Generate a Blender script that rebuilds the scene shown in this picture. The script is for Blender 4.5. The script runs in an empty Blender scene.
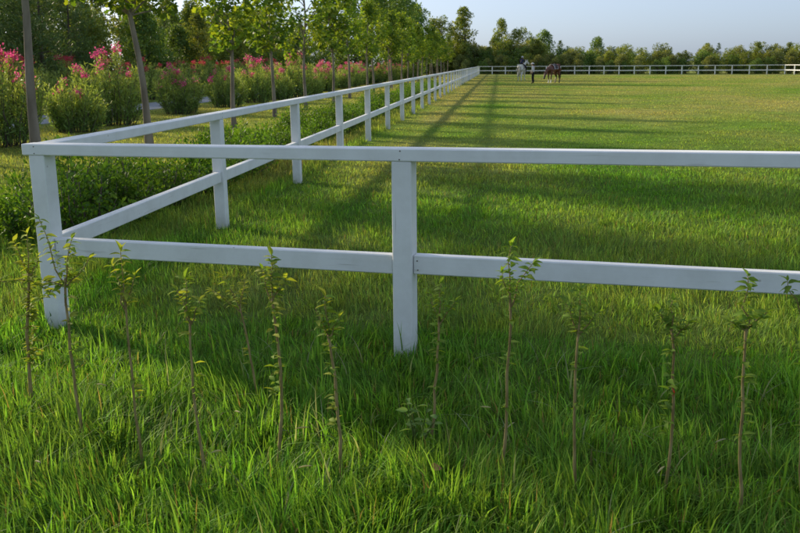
import bpy, math, random
import numpy as np

# ------------------------------------------------------------------ camera, sky, sun, exposure
scene = bpy.context.scene
COL = scene.collection
R = math.radians

PITCH, ROLL, YAW, FPX = 0.223526, -0.016044, 0.110866, 890.17
cam_data = bpy.data.cameras.new('camera')
cam = bpy.data.objects.new('camera', cam_data)
COL.objects.link(cam)
F = np.array([-math.sin(YAW) * math.cos(PITCH), math.cos(YAW) * math.cos(PITCH), -math.sin(PITCH)])
RT = np.array([math.cos(YAW), math.sin(YAW), 0.0])
UP = np.cross(RT, F)
R2 = RT * math.cos(ROLL) + UP * math.sin(ROLL)
U2 = UP * math.cos(ROLL) - RT * math.sin(ROLL)
from mathutils import Matrix, Vector
cam.matrix_world = Matrix(((R2[0], U2[0], -F[0], 0.0), (R2[1], U2[1], -F[1], 0.0),
                           (R2[2], U2[2], -F[2], 1.7), (0, 0, 0, 1)))
cam_data.sensor_width = 36.0
cam_data.lens = 36.0 * FPX / 800.0
cam_data.clip_start = 0.1
cam_data.clip_end = 3000.0
cam_data.dof.use_dof = True
cam_data.dof.focus_distance = 5.6
cam_data.dof.aperture_fstop = 7.0
scene.camera = cam

SUN_AZ, SUN_EL = R(35.0), R(20.0)          # sun stands front left: azimuth measured from -X towards +Y
sun_dir = Vector((-math.cos(SUN_AZ) * math.cos(SUN_EL), math.sin(SUN_AZ) * math.cos(SUN_EL), math.sin(SUN_EL)))
world = bpy.data.worlds.new('World')
scene.world = world
world.use_nodes = True
wn = world.node_tree
wn.nodes.clear()
w_out = wn.nodes.new('ShaderNodeOutputWorld')
w_bg = wn.nodes.new('ShaderNodeBackground')
w_sky = wn.nodes.new('ShaderNodeTexSky')
w_sky.sky_type = 'NISHITA'
w_sky.sun_disc = False
w_sky.sun_elevation = SUN_EL
w_sky.sun_rotation = math.atan2(sun_dir.x, sun_dir.y)
w_sky.altitude = 0.0
w_sky.air_density = 0.7
w_sky.dust_density = 1.5
w_sky.ozone_density = 5.0
w_bg.inputs['Strength'].default_value = 0.05
w_hs = wn.nodes.new('ShaderNodeHueSaturation')          # hazy summer air: the whole sky is greyer than clear air
w_hs.inputs['Saturation'].default_value = 0.68
wn.links.new(w_sky.outputs['Color'], w_hs.inputs['Color'])
wn.links.new(w_hs.outputs['Color'], w_bg.inputs['Color'])
w_hz = wn.nodes.new('ShaderNodeBackground')            # even veil of summer haze over the whole sky
w_hz.inputs['Color'].default_value = (0.107, 0.130, 0.163, 1.0)
w_hz.inputs['Strength'].default_value = 1.0
w_add = wn.nodes.new('ShaderNodeAddShader')
wn.links.new(w_bg.outputs['Background'], w_add.inputs[0])
wn.links.new(w_hz.outputs['Background'], w_add.inputs[1])
wn.links.new(w_add.outputs['Shader'], w_out.inputs['Surface'])

sun_data = bpy.data.lights.new('sun', 'SUN')
sun_data.energy = 2.9
sun_data.angle = R(2.6)
sun_data.color = (1.0, 0.85, 0.60)
sun = bpy.data.objects.new('sun', sun_data)
COL.objects.link(sun)
sun.rotation_euler = sun_dir.to_track_quat('Z', 'Y').to_euler()
sun.location = (-30, 20, 30)

vs = scene.view_settings
vs.view_transform = 'Standard'
vs.look = 'None'
vs.exposure = 1.15
vs.gamma = 1.0
vs.use_curve_mapping = False
cy = scene.cycles
cy.use_denoising = True
cy.denoiser = 'OPENIMAGEDENOISE'
cy.denoising_input_passes = 'RGB_ALBEDO_NORMAL'
cy.denoising_prefilter = 'NONE'
cy.max_bounces = 7
cy.diffuse_bounces = 3
cy.glossy_bounces = 2
cy.transmission_bounces = 5
cy.transparent_max_bounces = 4
cy.sample_clamp_indirect = 4.0
cy.caustics_reflective = False
cy.caustics_refractive = False

# ------------------------------------------------------------------ helpers
rng = np.random.default_rng(7)


def tag(o, label=None, cat=None, group=None, kind=None):
    if label: o['label'] = label
    if cat: o['category'] = cat
    if group: o['group'] = group
    if kind: o['kind'] = kind
    return o


def link(o, parent=None):
    COL.objects.link(o)
    if parent is not None:
        o.parent = parent
    return o


def empty(name, loc=(0, 0, 0), rz=0.0):
    o = bpy.data.objects.new(name, None)
    o.empty_display_size = 0.2
    o.location = loc
    o.rotation_euler = (0, 0, rz)
    return link(o)


def mesh_from(name, V, faces, mat=None, col=None, smooth=False):
    """V (n,3); faces: list of (m,k) int arrays; col (n,3) vertex colour."""
    me = bpy.data.meshes.new(name)
    V = np.asarray(V, dtype=np.float32)
    if isinstance(faces, np.ndarray):
        faces = [faces]
    faces = [np.asarray(f, dtype=np.int32) for f in faces if len(f)]
    loops = np.concatenate([f.ravel() for f in faces])
    sizes = np.concatenate([np.full(len(f), f.shape[1], dtype=np.int32) for f in faces])
    starts = np.concatenate([[0], np.cumsum(sizes)[:-1]]).astype(np.int32)
    me.vertices.add(len(V))
    me.vertices.foreach_set('co', V.ravel())
    me.loops.add(len(loops))
    me.loops.foreach_set('vertex_index', loops)
    me.polygons.add(len(sizes))
    me.polygons.foreach_set('loop_start', starts)
    if smooth:
        me.polygons.foreach_set('use_smooth', np.ones(len(sizes), dtype=bool))
    me.update(calc_edges=True)
    if col is not None:
        a = me.color_attributes.new('Col', 'FLOAT_COLOR', 'POINT')
        c4 = np.ones((len(V), 4), dtype=np.float32)
        c4[:, :3] = col
        a.data.foreach_set('color', c4.ravel())
    if mat is not None:
        me.materials.append(mat)
    return me


def mobj(name, me, parent=None, loc=None, rot=None, scale=None):
    o = bpy.data.objects.new(name, me)
    if loc is not None: o.location = loc
    if rot is not None: o.rotation_euler = rot
    if scale is not None: o.scale = (scale,) * 3 if np.isscalar(scale) else scale
    return link(o, parent)


class MB:
    """collects vertices, faces and vertex colours for one mesh"""
    def __init__(self):
        self.V, self.F3, self.F4, self.C, self.n = [], [], [], [], 0

    def add(self, V, F3=None, F4=None, C=None):
        V = np.asarray(V, dtype=np.float32).reshape(-1, 3)
        if F3 is not None and len(F3): self.F3.append(np.asarray(F3) + self.n)
        if F4 is not None and len(F4): self.F4.append(np.asarray(F4) + self.n)
        self.C.append(np.broadcast_to(np.asarray((1, 1, 1) if C is None else C, dtype=np.float32), V.shape))
        self.V.append(V)
        self.n += len(V)

    def mesh(self, name, mat, smooth=False):
        fs = []
        if self.F3: fs.append(np.concatenate(self.F3))
        if self.F4: fs.append(np.concatenate(self.F4))
        return mesh_from(name, np.concatenate(self.V), fs, mat, np.concatenate(self.C), smooth)

    def tube(self, pts, rad, sides=7, C=None, cap=True):
        pts = np.asarray(pts, dtype=float)
        n = len(pts)
        rad = np.broadcast_to(np.asarray(rad, dtype=float), (n,))
        T = np.gradient(pts, axis=0)
        T /= np.linalg.norm(T, axis=1)[:, None] + 1e-9
        ref = np.array([0.0, 1.0, 0.0]) if abs(T[0][1]) < 0.9 else np.array([1.0, 0, 0])
        a = np.linspace(0, 2 * np.pi, sides, endpoint=False)
        V = []
        for i in range(n):
            u = np.cross(T[i], ref); u /= np.linalg.norm(u) + 1e-9
            v = np.cross(T[i], u)
            V.append(pts[i] + rad[i] * (np.cos(a)[:, None] * u + np.sin(a)[:, None] * v))
        V = np.concatenate(V)
        q = []
        for i in range(n - 1):
            for k in range(sides):
                k2 = (k + 1) % sides
                q.append((i * sides + k, i * sides + k2, (i + 1) * sides + k2, (i + 1) * sides + k))
        t = []
        if cap:
            V = np.vstack([V, pts[-1] + T[-1] * rad[-1] * 0.4])
            top = len(V) - 1
            for k in range(sides):
                t.append(((n - 1) * sides + k, (n - 1) * sides + (k + 1) % sides, top))
        self.add(V, t, q, C)


def hash2(ix, iy, s):
    h = (ix.astype(np.int64) * 374761393 + iy.astype(np.int64) * 668265263 + s * 974634777) & 0x7fffffff
    h = ((h ^ (h >> 13)) * 1274126177) & 0x7fffffff
    return ((h ^ (h >> 16)) & 0xffff) / 65535.0


def vnoise(x, y, s=0):
    ix, iy = np.floor(x), np.floor(y)
    fx, fy = x - ix, y - iy
    fx, fy = fx * fx * (3 - 2 * fx), fy * fy * (3 - 2 * fy)
    a, b = hash2(ix, iy, s), hash2(ix + 1, iy, s)
    c, d = hash2(ix, iy + 1, s), hash2(ix + 1, iy + 1, s)
    return (a * (1 - fx) + b * fx) * (1 - fy) + (c * (1 - fx) + d * fx) * fy


def fbm(x, y, s=0):
    return 0.55 * vnoise(x, y, s) + 0.3 * vnoise(x * 2.1, y * 2.1, s + 1) + 0.15 * vnoise(x * 4.3, y * 4.3, s + 2)


def gz(x, y):
    """the field dips a little towards its far right corner"""
    x = np.asarray(x, dtype=float); y = np.asarray(y, dtype=float)
    t = np.clip(y, 0, 160) / 145.0
    return -t * (0.08 + 0.4 * np.clip((x + 3) / 41.0, 0, 1.5))


def sstep(a, b, x):
    t = np.clip((x - a) / (b - a), 0, 1)
    return t * t * (3 - 2 * t)


# ------------------------------------------------------------------ materials
def nt(name):
    m = bpy.data.materials.new(name)
    m.use_nodes = True
    m.node_tree.nodes.clear()
    return m, m.node_tree.nodes, m.node_tree.links


def leaf_material(name, trans=0.45, tint=(1.0, 1.0, 1.0), tcol=(1.35, 1.25, 0.45), rough=0.55, var=0.25, spec=0.2):
    """vertex colour x per-object variation; diffuse/gloss front plus light shining through"""
    m, N, L = nt(name)
    out = N.new('ShaderNodeOutputMaterial')
    at = N.new('ShaderNodeAttribute'); at.attribute_name = 'Col'
    oi = N.new('ShaderNodeObjectInfo')
    mr = N.new('ShaderNodeMapRange')
    mr.inputs['To Min'].default_value = 1.0 - var
    mr.inputs['To Max'].default_value = 1.0 + var
    L.new(oi.outputs['Random'], mr.inputs['Value'])
    mul = N.new('ShaderNodeVectorMath'); mul.operation = 'SCALE'
    L.new(at.outputs['Color'], mul.inputs[0]); L.new(mr.outputs['Result'], mul.inputs['Scale'])
    t1 = N.new('ShaderNodeVectorMath'); t1.operation = 'MULTIPLY'
    t1.inputs[1].default_value = tint
    L.new(mul.outputs['Vector'], t1.inputs[0])
    t2 = N.new('ShaderNodeVectorMath'); t2.operation = 'MULTIPLY'
    t2.inputs[1].default_value = tcol
    L.new(t1.outputs['Vector'], t2.inputs[0])
    b = N.new('ShaderNodeBsdfPrincipled')
    b.inputs['Roughness'].default_value = rough
    b.inputs['Specular IOR Level'].default_value = spec
    L.new(t1.outputs['Vector'], b.inputs['Base Color'])
    tr = N.new('ShaderNodeBsdfTranslucent')
    L.new(t2.outputs['Vector'], tr.inputs['Color'])
    mx = N.new('ShaderNodeMixShader'); mx.inputs['Fac'].default_value = trans
    L.new(b.outputs['BSDF'], mx.inputs[1]); L.new(tr.outputs['BSDF'], mx.inputs[2])
    L.new(mx.outputs['Shader'], out.inputs['Surface'])
    return m


def noise_material(name, c1, c2, scale=6.0, rough=0.8, bump=0.0, stretch=(1, 1, 1), detail=6.0, spec=0.3, lo=0.35, hi=0.65, bscale=None, bdist=0.02):
    m, N, L = nt(name)
    out = N.new('ShaderNodeOutputMaterial')
    tc = N.new('ShaderNodeTexCoord')
    mp = N.new('ShaderNodeMapping'); mp.inputs['Scale'].default_value = stretch
    L.new(tc.outputs['Object'], mp.inputs['Vector'])
    n1 = N.new('ShaderNodeTexNoise'); n1.inputs['Scale'].default_value = scale; n1.inputs['Detail'].default_value = detail
    L.new(mp.outputs['Vector'], n1.inputs['Vector'])
    mr = N.new('ShaderNodeMapRange'); mr.inputs['From Min'].default_value = lo; mr.inputs['From Max'].default_value = hi
    L.new(n1.outputs['Fac'], mr.inputs['Value'])
    mix = N.new('ShaderNodeMix'); mix.data_type = 'RGBA'
    mix.inputs['A'].default_value = (*c1, 1); mix.inputs['B'].default_value = (*c2, 1)
    L.new(mr.outputs['Result'], mix.inputs['Factor'])
    b = N.new('ShaderNodeBsdfPrincipled')
    b.inputs['Roughness'].default_value = rough
    b.inputs['Specular IOR Level'].default_value = spec
    L.new(mix.outputs['Result'], b.inputs['Base Color'])
    if bump:
        n2 = N.new('ShaderNodeTexNoise'); n2.inputs['Scale'].default_value = bscale or scale * 3; n2.inputs['Detail'].default_value = 5
        L.new(mp.outputs['Vector'], n2.inputs['Vector'])
        bp = N.new('ShaderNodeBump'); bp.inputs['Strength'].default_value = bump; bp.inputs['Distance'].default_value = bdist
        L.new(n2.outputs['Fac'], bp.inputs['Height'])
        L.new(bp.outputs['Normal'], b.inputs['Normal'])
    L.new(b.outputs['BSDF'], out.inputs['Surface'])
    return m


def paint_material(post=False):
    """white painted timber: brush grain along the board, faint grime, a few knots and scuffs"""
    m, N, L = nt('white_post_paint' if post else 'white_paint')
    out = N.new('ShaderNodeOutputMaterial')
    tc = N.new('ShaderNodeTexCoord')
    oi = N.new('ShaderNodeObjectInfo')
    addv = N.new('ShaderNodeVectorMath'); addv.operation = 'ADD'
    cx = N.new('ShaderNodeCombineXYZ')
    sc = N.new('ShaderNodeMath'); sc.operation = 'MULTIPLY'; sc.inputs[1].default_value = 37.0
    L.new(oi.outputs['Random'], sc.inputs[0])
    L.new(sc.outputs['Value'], cx.inputs['X']); L.new(sc.outputs['Value'], cx.inputs['Y'])
    L.new(tc.outputs['Object'], addv.inputs[0]); L.new(cx.outputs['Vector'], addv.inputs[1])
    mp = N.new('ShaderNodeMapping'); mp.inputs['Scale'].default_value = (1.2, 26, 26)
    L.new(addv.outputs['Vector'], mp.inputs['Vector'])
    gr = N.new('ShaderNodeTexNoise'); gr.inputs['Scale'].default_value = 2.0; gr.inputs['Detail'].default_value = 5
    L.new(mp.outputs['Vector'], gr.inputs['Vector'])
    n1 = N.new('ShaderNodeTexNoise'); n1.inputs['Scale'].default_value = 3.5; n1.inputs['Detail'].default_value = 8; n1.inputs['Roughness'].default_value = 0.65
    L.new(addv.outputs['Vector'], n1.inputs['Vector'])
    mr = N.new('ShaderNodeMapRange'); mr.inputs['From Min'].default_value = 0.42; mr.inputs['From Max'].default_value = 0.75
    L.new(n1.outputs['Fac'], mr.inputs['Value'])
    mix = N.new('ShaderNodeMix'); mix.data_type = 'RGBA'
    mix.inputs['A'].default_value = (0.83, 0.83, 0.825, 1); mix.inputs['B'].default_value = (0.70, 0.695, 0.675, 1)
    L.new(mr.outputs['Result'], mix.inputs['Factor'])
    vo = N.new('ShaderNodeTexVoronoi'); vo.inputs['Scale'].default_value = 4.5
    L.new(addv.outputs['Vector'], vo.inputs['Vector'])
    kn = N.new('ShaderNodeMapRange'); kn.inputs['From Min'].default_value = 0.02; kn.inputs['From Max'].default_value = 0.045
    kn.inputs['To Min'].default_value = 0.55; kn.inputs['To Max'].default_value = 0.0
    L.new(vo.outputs['Distance'], kn.inputs['Value'])
    mix2 = N.new('ShaderNodeMix'); mix2.data_type = 'RGBA'
    mix2.inputs['B'].default_value = (0.30, 0.25, 0.20, 1)
    L.new(kn.outputs['Result'], mix2.inputs['Factor']); L.new(mix.outputs['Result'], mix2.inputs['A'])
    # hairline drying cracks and scrapes running along the grain
    cr = N.new('ShaderNodeMapRange'); cr.inputs['From Min'].default_value = 0.66; cr.inputs['From Max'].default_value = 0.74
    cr.inputs['To Max'].default_value = 0.5
    L.new(gr.outputs['Fac'], cr.inputs['Value'])
    mix3 = N.new('ShaderNodeMix'); mix3.data_type = 'RGBA'
    mix3.inputs['B'].default_value = (0.42, 0.40, 0.36, 1)
    L.new(cr.outputs['Result'], mix3.inputs['Factor']); L.new(mix2.outputs['Result'], mix3.inputs['A'])
    last = mix3
    if post:      # splashed soil and algae near the foot of a post, ragged upper edge
        sp = N.new('ShaderNodeSeparateXYZ'); L.new(tc.outputs['Object'], sp.inputs['Vector'])
        ad = N.new('ShaderNodeMath'); ad.operation = 'MULTIPLY_ADD'; ad.inputs[1].default_value = -0.35
        L.new(n1.outputs['Fac'], ad.inputs[0]); L.new(sp.outputs['X'], ad.inputs[2])
        gm = N.new('ShaderNodeMapRange'); gm.inputs['From Min'].default_value = -0.66; gm.inputs['From Max'].default_value = -0.42
        gm.inputs['To Min'].default_value = 0.55; gm.inputs['To Max'].default_value = 0.0
        L.new(ad.outputs['Value'], gm.inputs['Value'])
        mix4 = N.new('ShaderNodeMix'); mix4.data_type = 'RGBA'
        mix4.inputs['B'].default_value = (0.33, 0.34, 0.24, 1)
        L.new(gm.outputs['Result'], mix4.inputs['Factor']); L.new(mix3.outputs['Result'], mix4.inputs['A'])
        last = mix4
    b = N.new('ShaderNodeBsdfPrincipled')
    b.inputs['Roughness'].default_value = 0.5
    b.inputs['Specular IOR Level'].default_value = 0.35
    L.new(last.outputs['Result'], b.inputs['Base Color'])
    bp = N.new('ShaderNodeBump'); bp.inputs['Strength'].default_value = 0.3; bp.inputs['Distance'].default_value = 0.004
    L.new(gr.outputs['Fac'], bp.inputs['Height']); L.new(bp.outputs['Normal'], b.inputs['Normal'])
    L.new(b.outputs['BSDF'], out.inputs['Surface'])
    return m


def ground_material():
    m, N, L = nt('turf')
    out = N.new('ShaderNodeOutputMaterial')
    at = N.new('ShaderNodeAttribute'); at.attribute_name = 'Col'
    tc = N.new('ShaderNodeTexCoord')
    n1 = N.new('ShaderNodeTexNoise'); n1.inputs['Scale'].default_value = 1.1; n1.inputs['Detail'].default_value = 10; n1.inputs['Roughness'].default_value = 0.72
    L.new(tc.outputs['Object'], n1.inputs['Vector'])
    mr = N.new('ShaderNodeMapRange'); mr.inputs['From Min'].default_value = 0.3; mr.inputs['From Max'].default_value = 0.7
    mr.inputs['To Min'].default_value = 0.6; mr.inputs['To Max'].default_value = 1.4
    L.new(n1.outputs['Fac'], mr.inputs['Value'])
    mul = N.new('ShaderNodeVectorMath'); mul.operation = 'SCALE'
    L.new(at.outputs['Color'], mul.inputs[0]); L.new(mr.outputs['Result'], mul.inputs['Scale'])
    b = N.new('ShaderNodeBsdfDiffuse')
    L.new(mul.outputs['Vector'], b.inputs['Color'])
    n2 = N.new('ShaderNodeTexNoise'); n2.inputs['Scale'].default_value = 9.0; n2.inputs['Detail'].default_value = 6
    L.new(tc.outputs['Object'], n2.inputs['Vector'])
    bp = N.new('ShaderNodeBump'); bp.inputs['Strength'].default_value = 0.6; bp.inputs['Distance'].default_value = 0.08
    L.new(n2.outputs['Fac'], bp.inputs['Height']); L.new(bp.outputs['Normal'], b.inputs['Normal'])
    L.new(b.outputs['BSDF'], out.inputs['Surface'])
    return m


M_PAINT = paint_material()
M_POST = paint_material(True)
M_TURF = ground_material()
M_GRASS = leaf_material('grass_blades', trans=0.48, tcol=(1.4, 1.3, 0.6), rough=0.6, var=0.0, spec=0.15)
M_LEAF = leaf_material('tree_leaves', trans=0.42, tcol=(1.7, 1.55, 0.4), var=0.18)
M_FAR = leaf_material('far_leaves', trans=0.35, tcol=(1.6, 1.4, 0.4), var=0.22)
M_NEEDLE = leaf_material('pine_needles', trans=0.22, tcol=(1.4, 1.3, 0.5), var=0.2)
M_OLE = leaf_material('oleander_leaves', trans=0.35, tcol=(1.5, 1.4, 0.5), var=0.12)
M_PETAL = leaf_material('petals', trans=0.4, tcol=(1.2, 0.9, 1.0), var=0.1)
M_SAP = leaf_material('sapling_leaves', trans=0.45, tcol=(1.35, 1.3, 0.45), var=0.2, rough=0.65, spec=0.12)
M_BARK = noise_material('bark', (0.17, 0.135, 0.10), (0.32, 0.27, 0.21), 5.0, 0.9, 0.5, (1, 1, 0.25), bdist=0.02)
M_BARK2 = noise_material('dark_bark', (0.07, 0.055, 0.045), (0.14, 0.115, 0.09), 5.0, 0.9, 0.4, (1, 1, 0.25))
M_STEM = noise_material('sapling_bark', (0.19, 0.135, 0.05), (0.34, 0.26, 0.11), 40.0, 0.8, 0.4, (1, 1, 0.3), bdist=0.003)
M_PATH = noise_material('concrete', (0.22, 0.225, 0.24), (0.32, 0.325, 0.34), 8.0, 0.85, 0.2)

GREEN = np.array([0.090, 0.225, 0.026])
LUSH = np.array([0.126, 0.290, 0.030])
YELLOW = np.array([0.315, 0.315, 0.105])
STRAW = np.array([0.26, 0.21, 0.085])

# ------------------------------------------------------------------ layout
CX, CY, TH = -2.9587, 5.536, -0.18764
FD = np.array([math.cos(TH), math.sin(TH)])
HTOP, LTOP = 1.238, 0.617
SIDE_STEP, SIDE_N = 3.7224, 37
FARY = CY + SIDE_STEP * SIDE_N


def front_y(x):
    return CY + math.tan(TH) * (np.asarray(x) - CX)


def dryness(x, y):
    big = fbm(x * 0.16 + 3.1, y * 0.09 + 1.7, 11)
    mid = fbm(x * 0.55, y * 0.28, 23)
    d = sstep(8, 34, y) * 0.70 + (big - 0.5) * 1.0 + (mid - 0.5) * 0.9 + 0.06
    d = np.where(y < front_y(x) + 0.5, 0.03 + (mid - 0.5) * 0.45, d)
    worn = np.exp(-((x + 1.9) / 0.8) ** 2) * sstep(14, 22, y) * 0.45        # trodden strip beside the side fence
    lawn = 0.30 + 0.48 * sstep(9, 16, y + 0.35 * (x - CX) * -1) + (big - 0.5) * 0.9  # greener near end: shade on the lawn is put into the colour
    d = np.where(x < CX - 0.3, lawn, d + worn)
    return np.clip(d, 0, 1)


def turf_colour(x, y):
    d = dryness(x, y)[..., None]
    g = fbm(x * 1.3 + 9, y * 1.3, 31)[..., None]
    green = GREEN * (1 - g) + LUSH * g
    return green * (1 - d) + YELLOW * d


# ------------------------------------------------------------------ ground, path
def grid_axis(lo, hi, fine_lo, fine_hi, step, grow=1.16):
    a = list(np.arange(fine_lo, fine_hi + 1e-6, step))
    s = step
    while a[-1] < hi:
        s *= grow; a.append(a[-1] + s)
    s = step
    while a[0] > lo:
        s *= grow; a.insert(0, a[0] - s)
    return np.array(a)


gx = grid_axis(-900, 900, -30, 45, 0.5)
gy = grid_axis(-60, 1500, 0, 150, 0.6)
X, Y = np.meshgrid(gx, gy)
Z = gz(X, Y)
V = np.stack([X, Y, Z], -1).reshape(-1, 3)
ny, nx = X.shape
i = np.arange(ny - 1)[:, None] * nx + np.arange(nx - 1)[None, :]
Q = np.stack([i, i + 1, i + nx + 1, i + nx], -1).reshape(-1, 4)
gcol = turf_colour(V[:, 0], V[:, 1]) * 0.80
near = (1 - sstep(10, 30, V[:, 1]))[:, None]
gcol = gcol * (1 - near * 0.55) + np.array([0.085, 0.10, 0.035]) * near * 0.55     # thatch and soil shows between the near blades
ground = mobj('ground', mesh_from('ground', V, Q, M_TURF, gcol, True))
tag(ground, kind='structure')

pv = [(-17.6, -20, 0.004), (-14.6, -20, 0.004), (-14.6, 190, -0.16), (-17.6, 190, -0.16)]
ys = np.linspace(-20, 190, 106)
PV = np.array([(x, y, gz(x, y) + 0.006) for y in ys for x in (-17.6, -14.6)])
PQ = np.array([(2 * k, 2 * k + 1, 2 * k + 3, 2 * k + 2) for k in range(len(ys) - 1)])
tag(mobj('path', mesh_from('path', PV, PQ, M_PATH)), kind='structure')

# ------------------------------------------------------------------ fences
def box_mesh(name, lx, ly, lz, bev=0.006, jit=0.0, seed=0):
    """bevelled board centred on the origin: length along X"""
    import bmesh
    bm = bmesh.new()
    bmesh.ops.create_cube(bm, size=1.0)
    bmesh.ops.scale(bm, vec=(lx, ly, lz), verts=bm.verts)
    if bev:
        bmesh.ops.bevel(bm, geom=list(bm.edges), offset=bev, segments=1, affect='EDGES', profile=0.5)
    me = bpy.data.meshes.new(name)
    bm.to_mesh(me); bm.free()
    me.materials.append(M_PAINT)
    return me


PW, CAPW, CAPH, LRW, LRH = 0.118, 0.128, 0.073, 0.070, 0.114
_box = {}


def box(lx, ly, lz, bev=0.006):
    k = (round(lx, 4), ly, lz)
    if k not in _box:
        _box[k] = box_mesh('board', lx, ly, lz, bev)
    return _box[k]


def fence(name, label, p0, p1, n, skip_first=False, group=None, trim0=0.0, trim1=0.0, over0=0.0, over1=0.0, seed=1, rails_per=1, nails=()):
    """post-and-rail fence with n bays from p0 to p1; posts carry a flat cap rail, lower rails sit between posts"""
    r = random.Random(seed)
    p0 = np.array(p0, float); p1 = np.array(p1, float)
    ang = math.atan2(p1[1] - p0[1], p1[0] - p0[0])
    root = empty(name, (p0[0], p0[1], float(gz(*p0))), ang)
    tag(root, label, 'fence', group)
    Ltot = np.linalg.norm(p1 - p0)
    step = Ltot / n
    z0 = float(gz(*p0))

    def zz(s):
        q = p0 + (p1 - p0) * s / Ltot
        return float(gz(*q)) - z0
    for k in range(n + 1):
        if k == 0 and skip_first: continue
        h = HTOP - CAPH
        me = box(h + 0.3, PW, PW)
        me.materials[0] = M_POST
        mobj('post', me, root, (k * step, 0, zz(k * step) + (h - 0.3) / 2), (r.uniform(-.01, .01), -math.pi / 2 + r.uniform(-.008, .008), r.uniform(-.02, .02)))
        pass
    for k in range(n):
        a, b = k * step, (k + 1) * step
        la = a + PW / 2 if not (k == 0 and skip_first) else a + trim0
        lb = b - PW / 2
        dz = zz(b) - zz(a)
        mobj('lower_rail', box(lb - la - 0.006, LRW, LRH), root, ((la + lb) / 2, r.uniform(-.004, .004), (zz(a) + zz(b)) / 2 + LTOP - LRH / 2 + r.uniform(-.004, .004)),
             (0, -math.atan2(dz, step), 0))
        if k % rails_per == 0:
            kk = min(k + rails_per, n)
            ca, cb = a, kk * step
            if k == 0: ca = a - over0 + trim0
            if kk == n: cb = cb + over1 - trim1
            dz = zz(cb) - zz(ca)
            mobj('top_rail', box(cb - ca - 0.003, CAPW, CAPH), root, ((ca + cb) / 2, 0, (zz(ca) + zz(cb)) / 2 + HTOP - CAPH / 2),
                 (0, -math.atan2(dz, cb - ca), 0))
    for (bx_, side) in nails:
        for dz in (0.022, -0.022):
            mobj('nail', NAIL, root, (bx_ + r.uniform(-.012, .012), side * CAPW / 2, HTOP - CAPH / 2 + dz + r.uniform(-.005, .005)), (math.pi / 2, 0, 0))
            mobj('nail', NAIL, root, (bx_ + PW / 2 + 0.03 + r.uniform(-.006, .006), side * LRW / 2, LTOP - LRH / 2 + dz * 1.5 + r.uniform(-.006, .006)), (math.pi / 2, 0, 0))
    return root


def nail_mesh():
    a = np.linspace(0, 2 * np.pi, 8, endpoint=False)
    ring = np.stack([np.cos(a) * 0.0045, np.sin(a) * 0.0045, np.full(8, 0.0015)], -1)
    V_ = np.vstack([ring, ring * np.array([1, 1, -1]), [(0, 0, 0.0025), (0, 0, -0.0025)]])
    T_ = [(k, (k + 1) % 8, 16) for k in range(8)] + [((k + 1) % 8 + 8, k + 8, 17) for k in range(8)]
    Q_ = [(k, k + 8, (k + 1) % 8 + 8, (k + 1) % 8) for k in range(8)]
    return mesh_from('nail', V_, [np.array(T_), np.array(Q_)], noise_material('nail_steel', (0.16, 0.13, 0.11), (0.3, 0.27, 0.24), 60, 0.6))


NAIL = nail_mesh()
fr_end = (CX + FD[0] * 2.4653 * 3, CY + FD[1] * 2.4653 * 3)
fence('rail_fence', 'white post and rail fence crossing the foreground behind the row of saplings', (CX, CY), fr_end, 3,
      over0=0.10, seed=2, rails_per=3, nails=((0.0, -1), (2.4653, -1), (4.9306, -1)))
fence('rail_fence', 'long white post and rail fence running from the near corner post into the distance', (CX, CY), (CX, FARY), SIDE_N,
      skip_first=True, trim0=0.0645, seed=3, rails_per=2, over1=0.07, nails=tuple((SIDE_STEP * q, -1) for q in (1, 2, 3)))
far_c = (37.6, 125.0)
fence('rail_fence', 'small far white fence along the back of the paddock behind the horses', (CX, FARY), far_c, 20,
      skip_first=True, trim0=0.0645, seed=4, rails_per=2)
fence('rail_fence', 'sunlit white fence at the far right edge of the paddock', far_c, (far_c[0] + 0.4, far_c[1] - SIDE_STEP * 6), 6,
      skip_first=True, trim0=0.0645, seed=5, rails_per=2)

# ------------------------------------------------------------------ grass
def blades(x, y, h, w, col, segs, lean=0.55, tip=None):
    n = len(x)
    az = 4 * np.pi * vnoise(x * 3.3, y * 3.3, 77) + rng.normal(0, 0.85, n)
    ln = np.abs(rng.normal(0, lean, n)) + 0.08
    ln = np.minimum(ln, 1.3)
    fa = az + np.pi / 2 + rng.normal(0, 0.4, n)
    dx, dy = np.cos(az), np.sin(az)
    wx, wy = np.cos(fa), np.sin(fa)
    z0 = gz(x, y)
    V, C = [], []
    vert = np.sqrt(np.maximum(0.15, 1 - 0.45 * ln ** 2))
    for k in range(segs + 1):
        t = k / segs
        off = ln * h * t ** 1.9
        cz = z0 + h * vert * (t - 0.32 * ln * t ** 3) - 0.01
        cxx, cyy = x + dx * off, y + dy * off
        cc = col if tip is None else col * (1 - t ** 2 * 0.5) + tip * (t ** 2 * 0.5)
        if k < segs:
            ww = w * (1 - t ** 1.7) * 0.5 * (0.75 if k == 0 and segs > 1 else 1)
            V.append(np.stack([cxx - wx * ww, cyy - wy * ww, cz], -1)); C.append(cc)
            V.append(np.stack([cxx + wx * ww, cyy + wy * ww, cz], -1)); C.append(cc)
        else:
            V.append(np.stack([cxx, cyy, cz], -1)); C.append(cc)
    m = 2 * segs + 1
    V = np.stack(V, 1).reshape(-1, 3); C = np.stack(C, 1).reshape(-1, 3)
    b = np.arange(n)[:, None] * m
    F4 = [b + np.array([[2 * k, 2 * k + 1, 2 * k + 3, 2 * k + 2]]) for k in range(segs - 1)]
    F3 = b + np.array([[2 * segs - 2, 2 * segs - 1, 2 * segs]])
    return V, F3, (np.concatenate(F4) if F4 else None), C


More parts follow.
